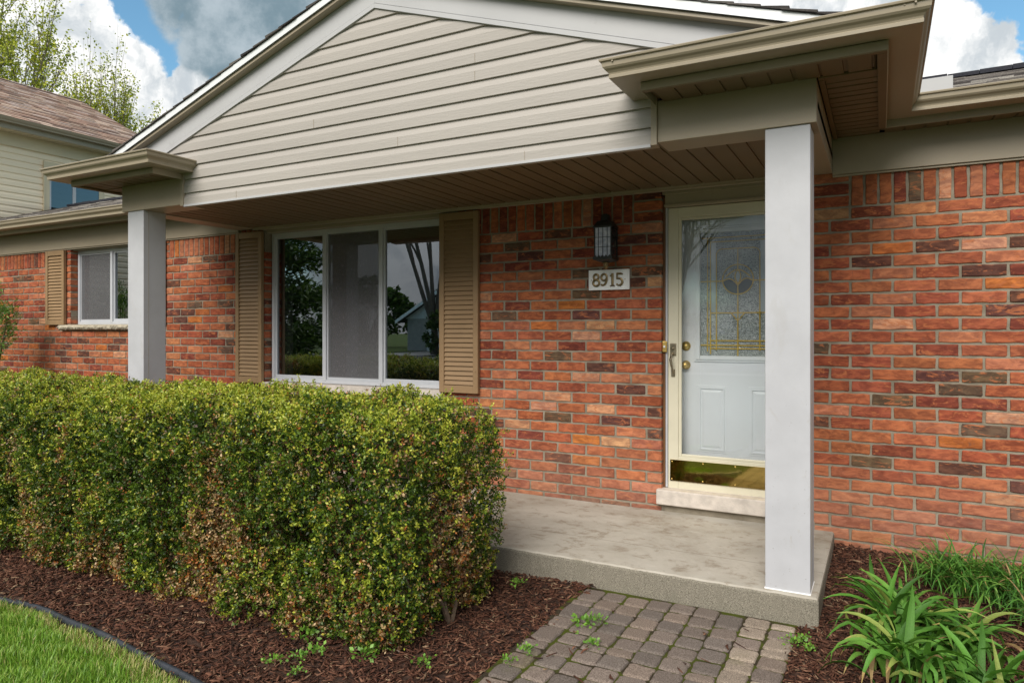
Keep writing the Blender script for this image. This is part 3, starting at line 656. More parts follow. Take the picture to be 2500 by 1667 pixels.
# ------------------------------------------------------------------ windows
def window(x0, x1, z0, z1, mulls, screens, ytop=5.085, fr=.035, room=True):
    y = ytop
    b = MB(); b.box(x0, x1, y, y+.07, z0, z0+fr); b.box(x0, x1, y, y+.07, z1-fr, z1); b.box(x0, x0+fr, y+.0, y+.07, z0+fr, z1-fr); b.box(x1-fr, x1, y+.0, y+.07, z0+fr, z1-fr)
    b.box(x0+fr, x1-fr, y+.012, y+.07, z0+fr, z0+fr+.012)
    for m_ in mulls: b.box(m_-.021, m_+.021, y-.004, y+.066, z0+fr*.6, z1-fr*.6)
    w = b.build('window', 'alu', H, .002)
    xs = [x0+fr]+[v for m_ in mulls for v in (m_-.021, m_+.021)]+[x1-fr]
    for i in range(0, len(xs), 2):
        a_, c_ = xs[i], xs[i+1]
        b = MB(); b.box(a_, a_+.018, y+.014, y+.045, z0+fr+.012, z1-fr); b.box(c_-.018, c_, y+.014, y+.045, z0+fr+.012, z1-fr); b.box(a_+.018, c_-.018, y+.014, y+.045, z0+fr+.012, z0+fr+.032); b.box(a_+.018, c_-.018, y+.014, y+.045, z1-fr-.02, z1-fr)
        b.build('sash', 'alu', w, .0015)
        b = MB(); b.quad((a_+.016, y+.03, z0+fr+.03), (c_-.016, y+.03, z0+fr+.03), (c_-.016, y+.03, z1-fr-.018), (a_+.016, y+.03, z1-fr-.018)); b.build('pane', 'glass', w)
        if i//2 in screens:
            b = MB(); b.quad((a_+.016, y+.012, z0+fr+.026), (c_-.016, y+.012, z0+fr+.026), (c_-.016, y+.012, z1-fr-.016), (a_+.016, y+.012, z1-fr-.016)); b.build('insect_screen', 'screen', w)
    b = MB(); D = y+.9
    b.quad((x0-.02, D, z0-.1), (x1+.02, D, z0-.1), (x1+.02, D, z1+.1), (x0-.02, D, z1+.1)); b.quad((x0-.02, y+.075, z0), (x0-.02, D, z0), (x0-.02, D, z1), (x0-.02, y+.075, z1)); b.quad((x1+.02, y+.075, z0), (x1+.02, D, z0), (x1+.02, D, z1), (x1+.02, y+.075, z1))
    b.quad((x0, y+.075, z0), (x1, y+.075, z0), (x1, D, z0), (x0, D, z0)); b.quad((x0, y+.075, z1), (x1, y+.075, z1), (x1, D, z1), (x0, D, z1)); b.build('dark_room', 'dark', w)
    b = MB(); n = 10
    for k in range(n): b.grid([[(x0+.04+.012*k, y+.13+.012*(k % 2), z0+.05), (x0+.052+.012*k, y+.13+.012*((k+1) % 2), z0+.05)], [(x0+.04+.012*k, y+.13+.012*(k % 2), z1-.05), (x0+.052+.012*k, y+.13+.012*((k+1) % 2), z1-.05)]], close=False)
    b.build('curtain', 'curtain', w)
    return w
window(-5.485, -3.385, .972, 2.468, (-4.776, -4.085), {1})
b = MB(); b.box(-5.498, -3.372, 5.02, 5.12, 2.470, 2.515); b.build('window_header', 'trim', H, .002)
b = MB(); b.box(-5.52, -3.35, 4.975, 5.12, .895, .968); b.build('window_sill', 'limestone', H, .006)
window(-8.85, -7.53, 1.56, 2.470, (-8.165,), {0})
b = MB(); b.box(-8.858, -7.522, 5.03, 5.12, 2.472, 2.515); b.build('window_header', 'trim', H, .002)
b = MB(); rr = random.Random(4); n = 70; xa, xb = -9.04, -7.34
rings = []
for z, yy_ in ((1.493, 4.965), (1.505, 4.945), (1.525, 4.938), (1.545, 4.948), (1.556, 4.968), (1.558, 5.10)):
    rings.append([(xa+(xb-xa)*i/n, yy_+rr.uniform(-.009, .009)*(yy_ < 5), z+rr.uniform(-.002, .002)*(yy_ < 5)) for i in range(n+1)])
rings.insert(0, [(xa+(xb-xa)*i/n, 5.0, 1.491) for i in range(n+1)]); b.grid(rings, close=False); b.build('window_sill', 'sill_rock', H)

def shutter(x0, x1, z0, z1, pitch=.0395):
    y = 4.956; st = .048
    b = MB(); b.box(x0, x0+st, y, 4.992, z0, z1); b.box(x1-st, x1, y, 4.992, z0, z1); b.box(x0+st, x1-st, y+.001, 4.992, z0, z0+.062); b.box(x0+st, x1-st, y+.001, 4.992, z1-.062, z1)
    o = b.build('shutter', 'shutter', H, .003)
    b = MB(); z = z0+.066; n = int((z1-z0-.13)/pitch); pt = (z1-z0-.132)/n
    for k in range(n):
        zb = z+k*pt
        b.grid([[(x0+st, y+.022, zb+pt*1.0), (x0+st, y+.006, zb+.004), (x0+st, y+.009, zb+.0005), (x0+st, y+.03, zb+.0005), (x0+st, y+.03, zb+pt)], [(x1-st, y+.022, zb+pt*1.0), (x1-st, y+.006, zb+.004), (x1-st, y+.009, zb+.0005), (x1-st, y+.03, zb+.0005), (x1-st, y+.03, zb+pt)]])
    b.build('louvres', 'shutter', o)
    for xx in (x0+.02, x1-.02):
        for f in (.12, .5, .85): b = MB(); b.lathe((xx, y-.002, z0+(z1-z0)*f), [(.0001, -.003), (.004, -.002), (.0055, .003)], 8, 'y'); b.build('screw', 'shutter', o)
shutter(-5.872, -5.497, .955, 2.483); shutter(-3.352, -2.966, .957, 2.483); shutter(-9.33, -8.93, 1.557, 2.483); shutter(-7.40, -7.02, 1.557, 2.483)

# ------------------------------------------------------------------ entrance
DO = empty('entrance_door', (-.9, 5.06, .33), 'white front door behind cream framed storm door', 'door')
DX0, DX1 = -1.390, -.430
def front_door():
    pieces('wood_jamb', 'wood', H, .001, [(-1.424, -1.407, 5.045, 5.24, .30, 2.47), (-.418, -.401, 5.045, 5.24, .30, 2.47)])
    b = MB(); b.box(-1.406, -.419, 5.03, 5.12, 2.387, 2.50); b.box(-1.41, -.415, 5.018, 5.05, 2.390, 2.408); b.box(-1.424, -.401, 5.022, 5.1, 2.4801, 2.53); b.build('door_header', 'trim', H, .003)
    pieces('side_channel', 'alu', H, .001, [(-1.4062, -1.392, 5.05, 5.12, .332, 2.386), (-.4278, -.4188, 5.05, 5.12, .332, 2.386)])
    # storm door
    b = MB(); y = 5.06; st = .075
    b.box(DX0, DX0+st, y, y+.035, .322, 2.383); b.box(DX1-st, DX1, y, y+.035, .322, 2.383); b.box(DX0+st, DX1-st, y+.0005, y+.0345, 2.31, 2.383); b.box(DX0+st, DX1-st, y+.0005, y+.0345, .322, .560)
    o = b.build('storm_door', 'cream', DO, .003)
    b = MB()
    for a_, c_, e_, f_ in ((DX0+st, DX0+st+.022, .560, 2.31), (DX1-st-.022, DX1-st, .560, 2.31)): b.box(a_, c_, y+.006, y+.028, e_, f_)
    b.box(DX0+st+.022, DX1-st-.022, y+.006, y+.028, .560, .580); b.box(DX0+st+.022, DX1-st-.022, y+.006, y+.028, 2.290, 2.31); b.build('glazing_bead', 'cream', o, .004)
    b = MB(); b.quad((DX0+st+.018, y+.017, .577), (DX1-st-.018, y+.017, .577), (DX1-st-.018, y+.017, 2.293), (DX0+st+.018, y+.017, 2.293)); b.build('pane', 'stormglass', o)
    b = MB(); b.pts8([(DX0+.016, y-.009, .383), (DX1-.016, y-.009, .383), (DX1-.016, y-.0005, .383), (DX0+.016, y-.0005, .383)], [(DX0+.016, y-.0035, .536), (DX1-.016, y-.0035, .536), (DX1-.016, y-.0005, .536), (DX0+.016, y-.0005, .536)])
    k = b.build('kick_plate', 'kick', o)
    for i in range(5):
        for z in (.396, .523): b = MB(); b.lathe((DX0+.03+i*.225, y-.0115 if z < .4 else y-.0045, z), [(.0001, -.0035), (.004, -.002), (.0055, 0)], 10, 'y'); b.build('screw', 'brass', k)
    b = MB(); x = -1.352      # pull handle
    b.lathe((x, y-.001, 1.345), [(.0001, -.008), (.021, -.007), (.023, 0)], 16, 'y'); b.box(x-.022, x+.022, y-.009, y-.0005, 1.30, 1.39)
    b.box(x-.014, x+.014, y-.008, y-.0005, 1.145, 1.20)
    b.tube([(x, y-.004, 1.315), (x-.004, y-.035, 1.305), (x-.006, y-.055, 1.275), (x, y-.055, 1.24), (x+.004, y-.04, 1.20), (x+.004, y-.01, 1.175)], [.009, .009, .0105, .009, .008, .009], 10)
    b.lathe((x, y-.006, 1.352), [(.0001, -.018), (.008, -.017), (.009, 0)], 12, 'y'); b.build('handle', 'oldbrass', o, .002)
    # inner door with its oval of brass caming
    Yd = 5.20
    b = MB(); L0, L1, Z0, Z1 = -1.186, -.652, 1.298, 2.201
    b.box(-1.392, L0, Yd, Yd+.045, .36, 2.40); b.box(L1, -.43, Yd, Yd+.045, .36, 2.40); b.box(L0, L1, Yd, Yd+.045, .36, Z0); b.box(L0, L1, Yd, Yd+.045, Z1, 2.40)
    d_ = b.build('entry_door', 'doorwhite', DO, .002)
    b = MB()
    for e, yy_, w_ in ((.0, -.022, .03), (.028, -.012, .018)):
        b.box(L0-e-w_, L0-e, Yd+yy_, Yd-.0005, Z0-e-w_, Z1+e+w_); b.box(L1+e, L1+e+w_, Yd+yy_, Yd-.0005, Z0-e-w_, Z1+e+w_); b.box(L0-e, L1+e, Yd+yy_, Yd-.0005, Z0-e-w_, Z0-e); b.box(L0-e, L1+e, Yd+yy_, Yd-.0005, Z1+e, Z1+e+w_)
    b.build('lite_frame', 'doorwhite', d_, .005)
    for a_, c_ in ((-1.212, -.995), (-.845, -.628)):
        b = MB(); z0_, z1_ = .585, 1.08
        for k, (ins, yy_) in enumerate(((0, -.004), (.016, -.010), (.045, -.003))):
            w_ = (.016, .012, .0)[k]
            if w_:
                b.box(a_+ins, a_+ins+w_, Yd+yy_, Yd-.0004, z0_+ins, z1_-ins); b.box(c_-ins-w_, c_-ins, Yd+yy_, Yd-.0004, z0_+ins, z1_-ins); b.box(a_+ins+w_, c_-ins-w_, Yd+yy_, Yd-.0004, z0_+ins, z0_+ins+w_); b.box(a_+ins+w_, c_-ins-w_, Yd+yy_, Yd-.0004, z1_-ins-w_, z1_-ins)
        b.pts8([(a_+.032, Yd-.0004, z0_+.032), (c_-.032, Yd-.0004, z0_+.032), (c_-.032, Yd-.0004, z1_-.032), (a_+.032, Yd-.0004, z1_-.032)], [(a_+.05, Yd-.007, z0_+.05), (c_-.05, Yd-.007, z0_+.05), (c_-.05, Yd-.007, z1_-.05), (a_+.05, Yd-.007, z1_-.05)])
        b.build('raised_panel', 'doorwhite', d_, .003)
    b = MB(); b.quad((L0, Yd+.012, Z0), (L1, Yd+.012, Z0), (L1, Yd+.012, Z1), (L0, Yd+.012, Z1)); b.build('textured_glass', 'seeded', d_)
    cx = -.919; g = MB(); yc = Yd+.006; R = .0050
    def ln(*p): g.tube([(x_, yc, z_) for x_, z_ in p], R, 6)
    zc = 1.855; rc = .108
    xi, xo, xoo = .152, .195, .216
    for s in (-1, 1):
        ln((cx+s*xi, 2.045), (cx+s*xi, 1.34)); ln((cx+s*xo, 2.14), (cx+s*xo, 1.31)); ln((cx+s*xoo, 2.17), (cx+s*xoo, 1.33))
        ln(*[(cx+s*(xi-.045+.045*math.cos(a_)), 2.04+.04*math.sin(a_)) for a_ in [i*math.pi/12 for i in range(7)]])
    ln((cx-xi+.04, 2.08), (cx+xi-.04, 2.08)); ln((cx-xo, 2.135), (cx+xo, 2.135)); ln((cx-xoo-.04, 2.165), (cx+xoo+.04, 2.165))
    ln((L0, zc-.01), (cx-rc, zc-.01)); ln((cx+rc, zc-.01), (L1, zc-.01)); ln((cx-xo, 1.612), (cx+xo, 1.612)); ln((cx-xo, 1.409), (cx+xo, 1.409)); ln((L0, 1.375), (L1, 1.375)); ln((cx-xo, 1.352), (cx+xo, 1.352))
    ln((cx, 2.08), (cx, zc+.07)); ln((cx, zc-.03), (cx, 1.30)); ln(*[(cx+rc*math.cos(a_), zc+rc*math.sin(a_)) for a_ in [i*math.pi/20 for i in range(41)]])
    ln((cx-.048, 1.612), (cx, 1.553), (cx+.048, 1.612))
    for s in (-1, 1):
        ln(*[(cx+s*(.102-.102*f), zc-.01+(.028*math.sin(f*math.pi*.9)-.042*f**1.6)) for f in [i/14 for i in range(15)]])
        ln(*[(cx+s*(.085*(1-f)), zc+.02+.05*math.sin(f*math.pi/2)) for f in [i/8 for i in range(9)]])
        ln(*[(cx+s*.020*math.sin(f*math.pi)**.8, zc+.07-.10*f) for f in [i/10 for i in range(11)]])
    g.build('brass_caming', 'caming', d_)
    b = MB(); yb = Yd+.009
    b.quad((cx-.046, yb, 1.61), (cx, yb, 1.556), (cx+.046, yb, 1.61)); 
    for s in (-1, 1): b.quad(*[(cx+s*v[0], yb, v[1]) for v in ((xi+.004, 2.14), (xo-.004, 2.14), (xo-.004, 1.62), (xi+.004, 1.62))])
    drop = [(cx+.019*math.sin(f*math.pi)**.8*sg, yb, zc+.07-.10*f) for sg, rg in ((1, range(0, 11)), (-1, range(9, 0, -1))) for f in [i/10 for i in rg]]
    b.quad(*drop); b.build('bevelled_glass', 'bevelglass', d_)
    b = MB(); pts_ = [(cx+s*(.102-.102*f)*1.0, zc-.012+(.028*math.sin(f*math.pi*.9)-.042*f**1.6)) for s, rg in ((-1, range(0, 15)), (1, range(13, -1, -1))) for f in [i/14 for i in rg]]
    arc_ = [(cx+(rc-.004)*math.cos(a_), zc+(rc-.004)*math.sin(a_)) for a_ in [-.1-i*(math.pi-.2)/20 for i in range(21)]]
    b.quad(*[(x_, yb, z_) for x_, z_ in pts_+arc_]); b.build('smoky_glass', 'smoky', d_)
    b = MB(); kx = -1.292
    b.lathe((kx, Yd-.001, 1.226), [(.0001, -.062), (.018, -.060), (.028, -.048), (.027, -.034), (.012, -.024), (.012, -.008), (.032, -.006), (.034, 0)], 20, 'y'); b.build('knob', 'brass', d_, smooth=True); b = MB()
    b.lathe((kx, Yd-.001, 1.368), [(.0001, -.026), (.022, -.025), (.026, -.012), (.034, -.009), (.035, 0)], 20, 'y'); b.build('deadbolt', 'brass', d_, smooth=True)
MT['caming'] = M('brass_caming', (.70, .48, .09), .4, .08, 30, metal=.15)
MT['kick'] = M('mirror_brass', (.80, .60, .18), .045, .04, 3, .02, 6, metal=1.)
front_door()
b = MB(); b.box(-1.452, -.408, 4.955, 5.25, .218, .328); b.build('door_sill', 'limestone', H, .008)
b = MB(); b.box(-1.40, -.39, 4.998, 5.10, .10, .216); b.build('sill_mortar', 'mortar', H)
DB = MB(); DB.box(-1.424, -1.392, 5.022, 5.044, 1.325, 1.405); dbo = tag(DB.build('doorbell', 'brass', bevel=.004), 'small brass doorbell on the jamb beside the storm door handle', 'doorbell')
b = MB(); b.lathe((-1.408, 5.021, 1.365), [(.0001, -.006), (.007, -.005), (.009, 0)], 12, 'y'); b.build('button', 'white_metal', dbo)

# ------------------------------------------------------------------ wall lantern
def lantern():
    x0, x1, y0, y1, z0, z1 = -1.873, -1.737, 4.80, 4.935, 2.025, 2.240
    T = empty('wall_lantern', ((x0+x1)/2, 4.99, 2.1), 'black metal wall lantern with gridded glass above the house number', 'lantern')
    b = MB(); t_ = .009
    for x in (x0, x1-t_):
        for y in (y0, y1-t_): b.box(x, x+t_, y, y+t_, z0, z1)
    b.box(x0-.006, x1+.006, y0-.006, y1+.006, z1, z1+.012); b.box(x0-.006, x1+.006, y0-.006, y1+.006, z0-.020, z0)
    for i in range(1, 4):
        xx = x0+(x1-x0)*i/4; b.box(xx-.0016, xx+.0016, y0, y0+.003, z0, z1); yy_ = y0+(y1-y0)*i/4; b.box(x1-.003, x1, yy_-.0016, yy_+.0016, z0, z1); b.box(x0, x0+.003, yy_-.0016, yy_+.0016, z0, z1)
    for i in range(1, 3):
        z = z0+(z1-z0)*i/3; b.box(x0+t_, x1-t_, y0-.0006, y0+.002, z-.0018, z+.0018); b.box(x1-.002, x1+.0006, y0+t_, y1-t_, z-.0018, z+.0018)
    b.build('cage', 'black', T)
    cx, cy = (x0+x1)/2, (y0+y1)/2; w = (x1-x0)/2
    b = MB(); r = lambda k, z: [(cx-k, cy-k, z), (cx+k, cy-k, z), (cx+k, cy+k, z), (cx-k, cy+k, z)]
    b.grid([r(w+.004, z1+.012), r(w*.95, z1+.024), r(w*.72, z1+.052), r(w*.45, z1+.056), r(.030, z1+.060), r(.026, z1+.10), r(.012, z1+.108)]); b.build('cap', 'black', T, .002)
    b = MB()
    for i in range(5):
        for (ax, ay) in ((1, 0), (0, 1)):
            px_ = x0+(x1-x0)*(i+.5)/5
            if ax: b.grid([[(px_-.013, y0-.007, z0-.018), (px_+.013, y0-.007, z0-.018)], [(px_-.010, y0-.009, z0+.002), (px_+.010, y0-.009, z0+.002)], [(px_-.001, y0-.007, z0+.014), (px_+.001, y0-.007, z0+.014)]], close=False)
            else:
                py_ = y0+(y1-y0)*(i+.5)/5; b.grid([[(x1+.007, py_-.013, z0-.018), (x1+.007, py_+.013, z0-.018)], [(x1+.009, py_-.010, z0+.002), (x1+.009, py_+.010, z0+.002)], [(x1+.007, py_-.001, z0+.014), (x1+.007, py_+.001, z0+.014)]], close=False)
    b.grid([r(w+.004, z0-.020), r(w*.8, z0-.028), r(w*.35, z0-.036)]); b.build('bottom_gallery', 'black', T)
    b = MB(); b.lathe((cx, cy, z0-.036), [(.03, 0), (.030, -.006), (.018, -.012), (.022, -.022), (.020, -.034), (.010, -.044), (.006, -.052), (.0001, -.058)], 16); b.build('finial', 'bronze', T, smooth=True)
    b = MB()
    for y in (y0+.004,): b.quad((x0+t_, y, z0), (x1-t_, y, z0), (x1-t_, y, z1), (x0+t_, y, z1))
    b.build('glass', 'lglass', T)
    b = MB(); b.quad((x1-.004, y0+t_, z0), (x1-.004, y1-t_, z0), (x1-.004, y1-t_, z1), (x1-.004, y0+t_, z1)); b.build('glass', 'stormglass', T); b = MB(); b.quad((x0+.004, y0+t_, z0), (x0+.004, y1-t_, z0), (x0+.004, y1-t_, z1), (x0+.004, y0+t_, z1)); b.build('glass', 'stormglass', T)
    b = MB(); b.lathe((cx, cy, z0), [(.02, 0), (.02, .05), (.012, .055), (.022, .09), (.018, .12), (.0001, .135)], 14); b.build('bulb', 'plaque', T, smooth=True)
    b = MB(); b.lathe((cx, 4.996, 2.20), [(.0001, -.02), (.04, -.018), (.05, 0)], 18, 'y'); b.build('wall_plate', 'black', T); b = MB(); b.box(cx-.02, cx+.02, y1-.004, 4.995, 2.06, 2.09); b.build('bracket', 'black', T, smooth=False)
lantern()

# ------------------------------------------------------------------ house number
def plaque():
    x0, x1, z0, z1, y = -1.985, -1.662, 1.792, 1.944, 4.982
    T = empty('house_number_sign', ((x0+x1)/2, 4.99, z0), 'white house number sign reading 8915 in bronze digits', 'sign')
    b = MB(); b.box(x0, x1, y, 4.997, z0, z1); b.build('plate', 'plaque', T, .002)
    b = MB(); e = .006
    for a_ in (0, .010):
        h = .005 if a_ == 0 else .003
        b.box(x0+a_, x1-a_, y-h, y-.0004, z0+a_, z0+a_+e); b.box(x0+a_, x1-a_, y-h, y-.0004, z1-a_-e, z1-a_); b.box(x0+a_, x0+a_+e, y-h, y-.0004, z0+a_+e, z1-a_-e); b.box(x1-a_-e, x1-a_, y-h, y-.0004, z0+a_+e, z1-a_-e)
    b.build('raised_border', 'plaque', T, .001)
    def stroke(b, pts, wd, y_=y-.011):
        P = [Vector((p_[0], p_[1], 0)) for p_ in pts]; rings = []
        for i, p_ in enumerate(P):
            dd = (P[min(i+1, len(P)-1)]-P[max(i-1, 0)]).normalized(); nn = Vector((-dd.y, dd.x, 0)); w_ = (wd[i] if hasattr(wd, '__len__') else wd)/2
            a_, c_ = p_+nn*w_, p_-nn*w_
            rings.append([(a_.x, y-.0003, a_.y), (a_.x, y_+.002, a_.y), (p_.x, y_, p_.y), (c_.x, y_+.002, c_.y), (c_.x, y-.0003, c_.y)])
        b.grid(rings)
    arc = lambda cx, cz, rx, rz, a0, a1, n=18: [(cx+rx*math.cos(math.radians(a0+(a1-a0)*i/n)), cz+rz*math.sin(math.radians(a0+(a1-a0)*i/n))) for i in range(n+1)]
    zc = (z0+z1)/2; zb, zt = zc-.048, zc+.048; w = .0155
    b = MB(); X8 = x0+.061; ring = lambda cx, cz, rx, rz: arc(cx, cz, rx, rz, 0, 360, 30)
    stroke(b, ring(X8, zc+.024, .0195, .0205), w); stroke(b, ring(X8, zc-.021, .0245, .0235), w)
    X9 = x0+.127
    stroke(b, ring(X9-.002, zc+.020, .0225, .0245), w*.95); stroke(b, arc(X9-.014, zc+.012, .0345, .053, 12, -95, 16), [w*.9]*12+[w*.8]*5); b.lathe((X9-.022, y-.004, zc-.036), [(.0001, -.006), (.007, -.005), (.008, .003)], 10, 'y')
    X1 = x0+.188
    stroke(b, [(X1+.004, zt), (X1+.004, zb+.006)], w*1.1); stroke(b, [(X1-.014, zt-.022), (X1-.004, zt-.013), (X1+.004, zt-.002)], w*.6); stroke(b, [(X1-.014, zb+.002), (X1+.022, zb+.002)], w*.5)
    X5 = x0+.247
    stroke(b, [(X5-.019, zt), (X5-.019, zc+.002)], w*.7); stroke(b, [(X5-.019, zt-.004), (X5+.010, zt-.004), (X5+.026, zt-.008)], [w, w, w*.5]); stroke(b, [(X5-.019, zc+.002)]+arc(X5-.004, zc-.018, .027, .026, 125, -110, 18), [w*.5]*3+[w]*14+[w*.7]*3); b.lathe((X5-.019, y-.004, zc-.037), [(.0001, -.006), (.007, -.005), (.008, .003)], 10, 'y')
    b.build('digits', 'bronze', T)
    b = MB()
    for xx in (x0+.022, x1-.034): b = MB(); b.lathe((xx, y-.001, zc), [(.0001, -.004), (.003, -.003), (.004, 0)], 8, 'y'); b.build('screw', 'bronze', T)
plaque()


# ------------------------------------------------------------------ HEDGE
def hedge(name, x0, x1, y0, y1, z0, z1, nspr, size, seed, label, view=True, pal=None, parent=None, brown=1.0, cat='hedge'):
    r = np.random.default_rng(seed); T = empty(name, ((x0+x1)/2, (y0+y1)/2, 0), label, cat)
    C = np.array([(x0+x1)/2, (y0+y1)/2, (z0+z1)/2]); Hh = np.array([(x1-x0)/2, (y1-y0)/2, (z1-z0)/2]); R = .20
    def sdf(P):
        q = np.abs(P-C)-(Hh-R); q[:, 2] = np.where(P[:, 2] < C[2], np.abs(P[:, 2]-C[2])-(Hh[2]-.08), q[:, 2])
        d = np.linalg.norm(np.maximum(q, 0), axis=1)+np.minimum(q.max(1), 0)-R
        low = np.clip((.45-P[:, 2])/.45, 0, 1)
        d = d+low**2*.10*(P[:, 0]-x1+1.0 > 0)*np.clip(P[:, 0]-x1+1.0, 0, 1)*.45
        return d+.034*snoise(P, 4, 3.2)+.050*snoise(P, 5, 8.5)+.022*snoise(P, 6, 30)
    def grad(P):
        e = .01; g = np.stack([sdf(P+np.eye(3)[i]*e)-sdf(P-np.eye(3)[i]*e) for i in range(3)], 1); return norm(g)
    out = []; tot = 0
    while tot < nspr:
        P = r.uniform([x0-.12, y0-.12, z0], [x1+.12, y1+.05, z1+.12], (500000, 3)); d = sdf(P)
        k = (d < .0) & (r.random(len(d)) < np.exp(d/.065)+.028) & ((P[:, 1] < y1-.25) | (P[:, 2] > z1-.35) | (r.random(len(d)) < .45))
        gap = snoise(P, 77, 5.5); k &= ~((gap > .52) & (d < -.0) & (r.random(len(d)) < .85))
        out.append(P[k]); tot += k.sum()
    P = np.concatenate(out)[:nspr]; d = sdf(P); N = grad(P)
    stray = r.random(len(P)) < .05; P = P+N*(r.uniform(0, .045, len(P))*stray)[:, None]
    ax = norm(N*.8+np.array([[0, 0, .55]])+r.normal(size=N.shape)*.42)
    k = 9; n = len(P); L = r.uniform(.03, .06, n)
    tt = (np.arange(k)+.5)/k
    PP = (P[:, None]-ax[:, None]*(L[:, None, None]*.6)+ax[:, None]*(tt[None, :, None]*L[:, None, None])).reshape(-1, 3)
    side = norm(np.cross(ax, r.normal(size=(n, 3)))); s2 = np.cross(ax, side); an = np.arange(k)*2.4
    rad = (side[:, None]*np.cos(an)[None, :, None]+s2[:, None]*np.sin(an)[None, :, None]).reshape(-1, 3)
    NN = norm(rad*1.0+np.repeat(ax, k, 0)*.75)
    sz = size*r.uniform(.7, 1.25, len(PP)); V, F = leaves(PP, NN, sz, .58, .25, .22)
    A = np.repeat(d, k); Zp = PP[:, 2]; up = np.repeat(N[:, 2], k); tip = np.tile(tt, n)
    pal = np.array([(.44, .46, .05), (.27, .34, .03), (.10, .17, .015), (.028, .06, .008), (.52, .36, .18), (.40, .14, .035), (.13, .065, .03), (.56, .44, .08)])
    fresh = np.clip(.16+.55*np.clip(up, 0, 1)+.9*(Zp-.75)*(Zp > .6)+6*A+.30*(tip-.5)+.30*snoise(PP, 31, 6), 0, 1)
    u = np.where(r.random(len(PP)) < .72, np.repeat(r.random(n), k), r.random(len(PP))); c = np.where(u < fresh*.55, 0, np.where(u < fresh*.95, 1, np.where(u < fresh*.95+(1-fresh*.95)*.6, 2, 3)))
    bz = snoise(PP, 41, 3.4)+.7*snoise(PP, 42, 11)+(.55-Zp)*.9-.10; db = np.clip(.12+.75*bz, .06, .82)*brown
    us = np.where(r.random(len(PP)) < .75, np.repeat(r.random(n), k), r.random(len(PP))); sel = us < db; dead = np.where(r.random(len(PP)) < .6, np.repeat(r.choice([4, 5, 6], n, p=[.38, .24, .38]), k), r.choice([4, 5, 6, 7], len(PP), p=[.32, .24, .32, .12])); c = np.where(sel, dead, c)
    yel = (r.random(len(PP)) < .03); c = np.where(yel & ~sel, 7, c)
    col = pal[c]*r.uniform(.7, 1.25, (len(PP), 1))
    # darker leaves deep inside the hedge
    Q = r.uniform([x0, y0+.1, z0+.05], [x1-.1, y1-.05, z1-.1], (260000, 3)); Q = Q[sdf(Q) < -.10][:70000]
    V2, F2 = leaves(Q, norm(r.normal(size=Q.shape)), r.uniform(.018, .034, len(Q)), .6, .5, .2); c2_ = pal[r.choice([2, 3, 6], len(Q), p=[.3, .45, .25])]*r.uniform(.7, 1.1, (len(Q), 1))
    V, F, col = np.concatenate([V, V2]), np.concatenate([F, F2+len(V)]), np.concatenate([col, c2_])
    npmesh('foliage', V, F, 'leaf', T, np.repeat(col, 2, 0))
    # inner branches
    b = MB(); rr = random.Random(seed)
    nb = int((x1-x0)/.22)
    for i in range(nb*2):
        bx = x0+(x1-x0)*(i+.5)/(nb*2); by = rr.uniform(y0+.35, y1-.35)
        for j in range(5):
            p0 = Vector((bx, by, 0)); tgt = Vector((min(bx+rr.uniform(-.45, .45), x1-.1), rr.uniform(y0+.12, y1-.2), rr.uniform(.35, 1)*z1*.92)); pts_ = [p0.lerp(tgt, f)+Vector((rr.uniform(-.03, .03), rr.uniform(-.03, .03), 0))*(f > 0) for f in (0, .25, .5, .75, 1)]
            b.tube(pts_, [.012, .009, .006, .004, .002], 5)
            for _ in range(3):
                q = pts_[rr.choice([2, 3, 4])]; e = q+Vector((rr.uniform(-.12, .12), rr.uniform(-.2, .05), rr.uniform(0, .15))); b.tube([q, (q+e)/2+Vector((.01, 0, .01)), e], [.003, .002, .0012], 4)
    b.build('branches', 'twig', T)
    return T
hedge('boxwood_hedge', -8.3, -1.85, 2.42, 3.50, .03, 1.10, 66000, .0172, 3, 'long clipped boxwood hedge with yellow green tips and brown patches')

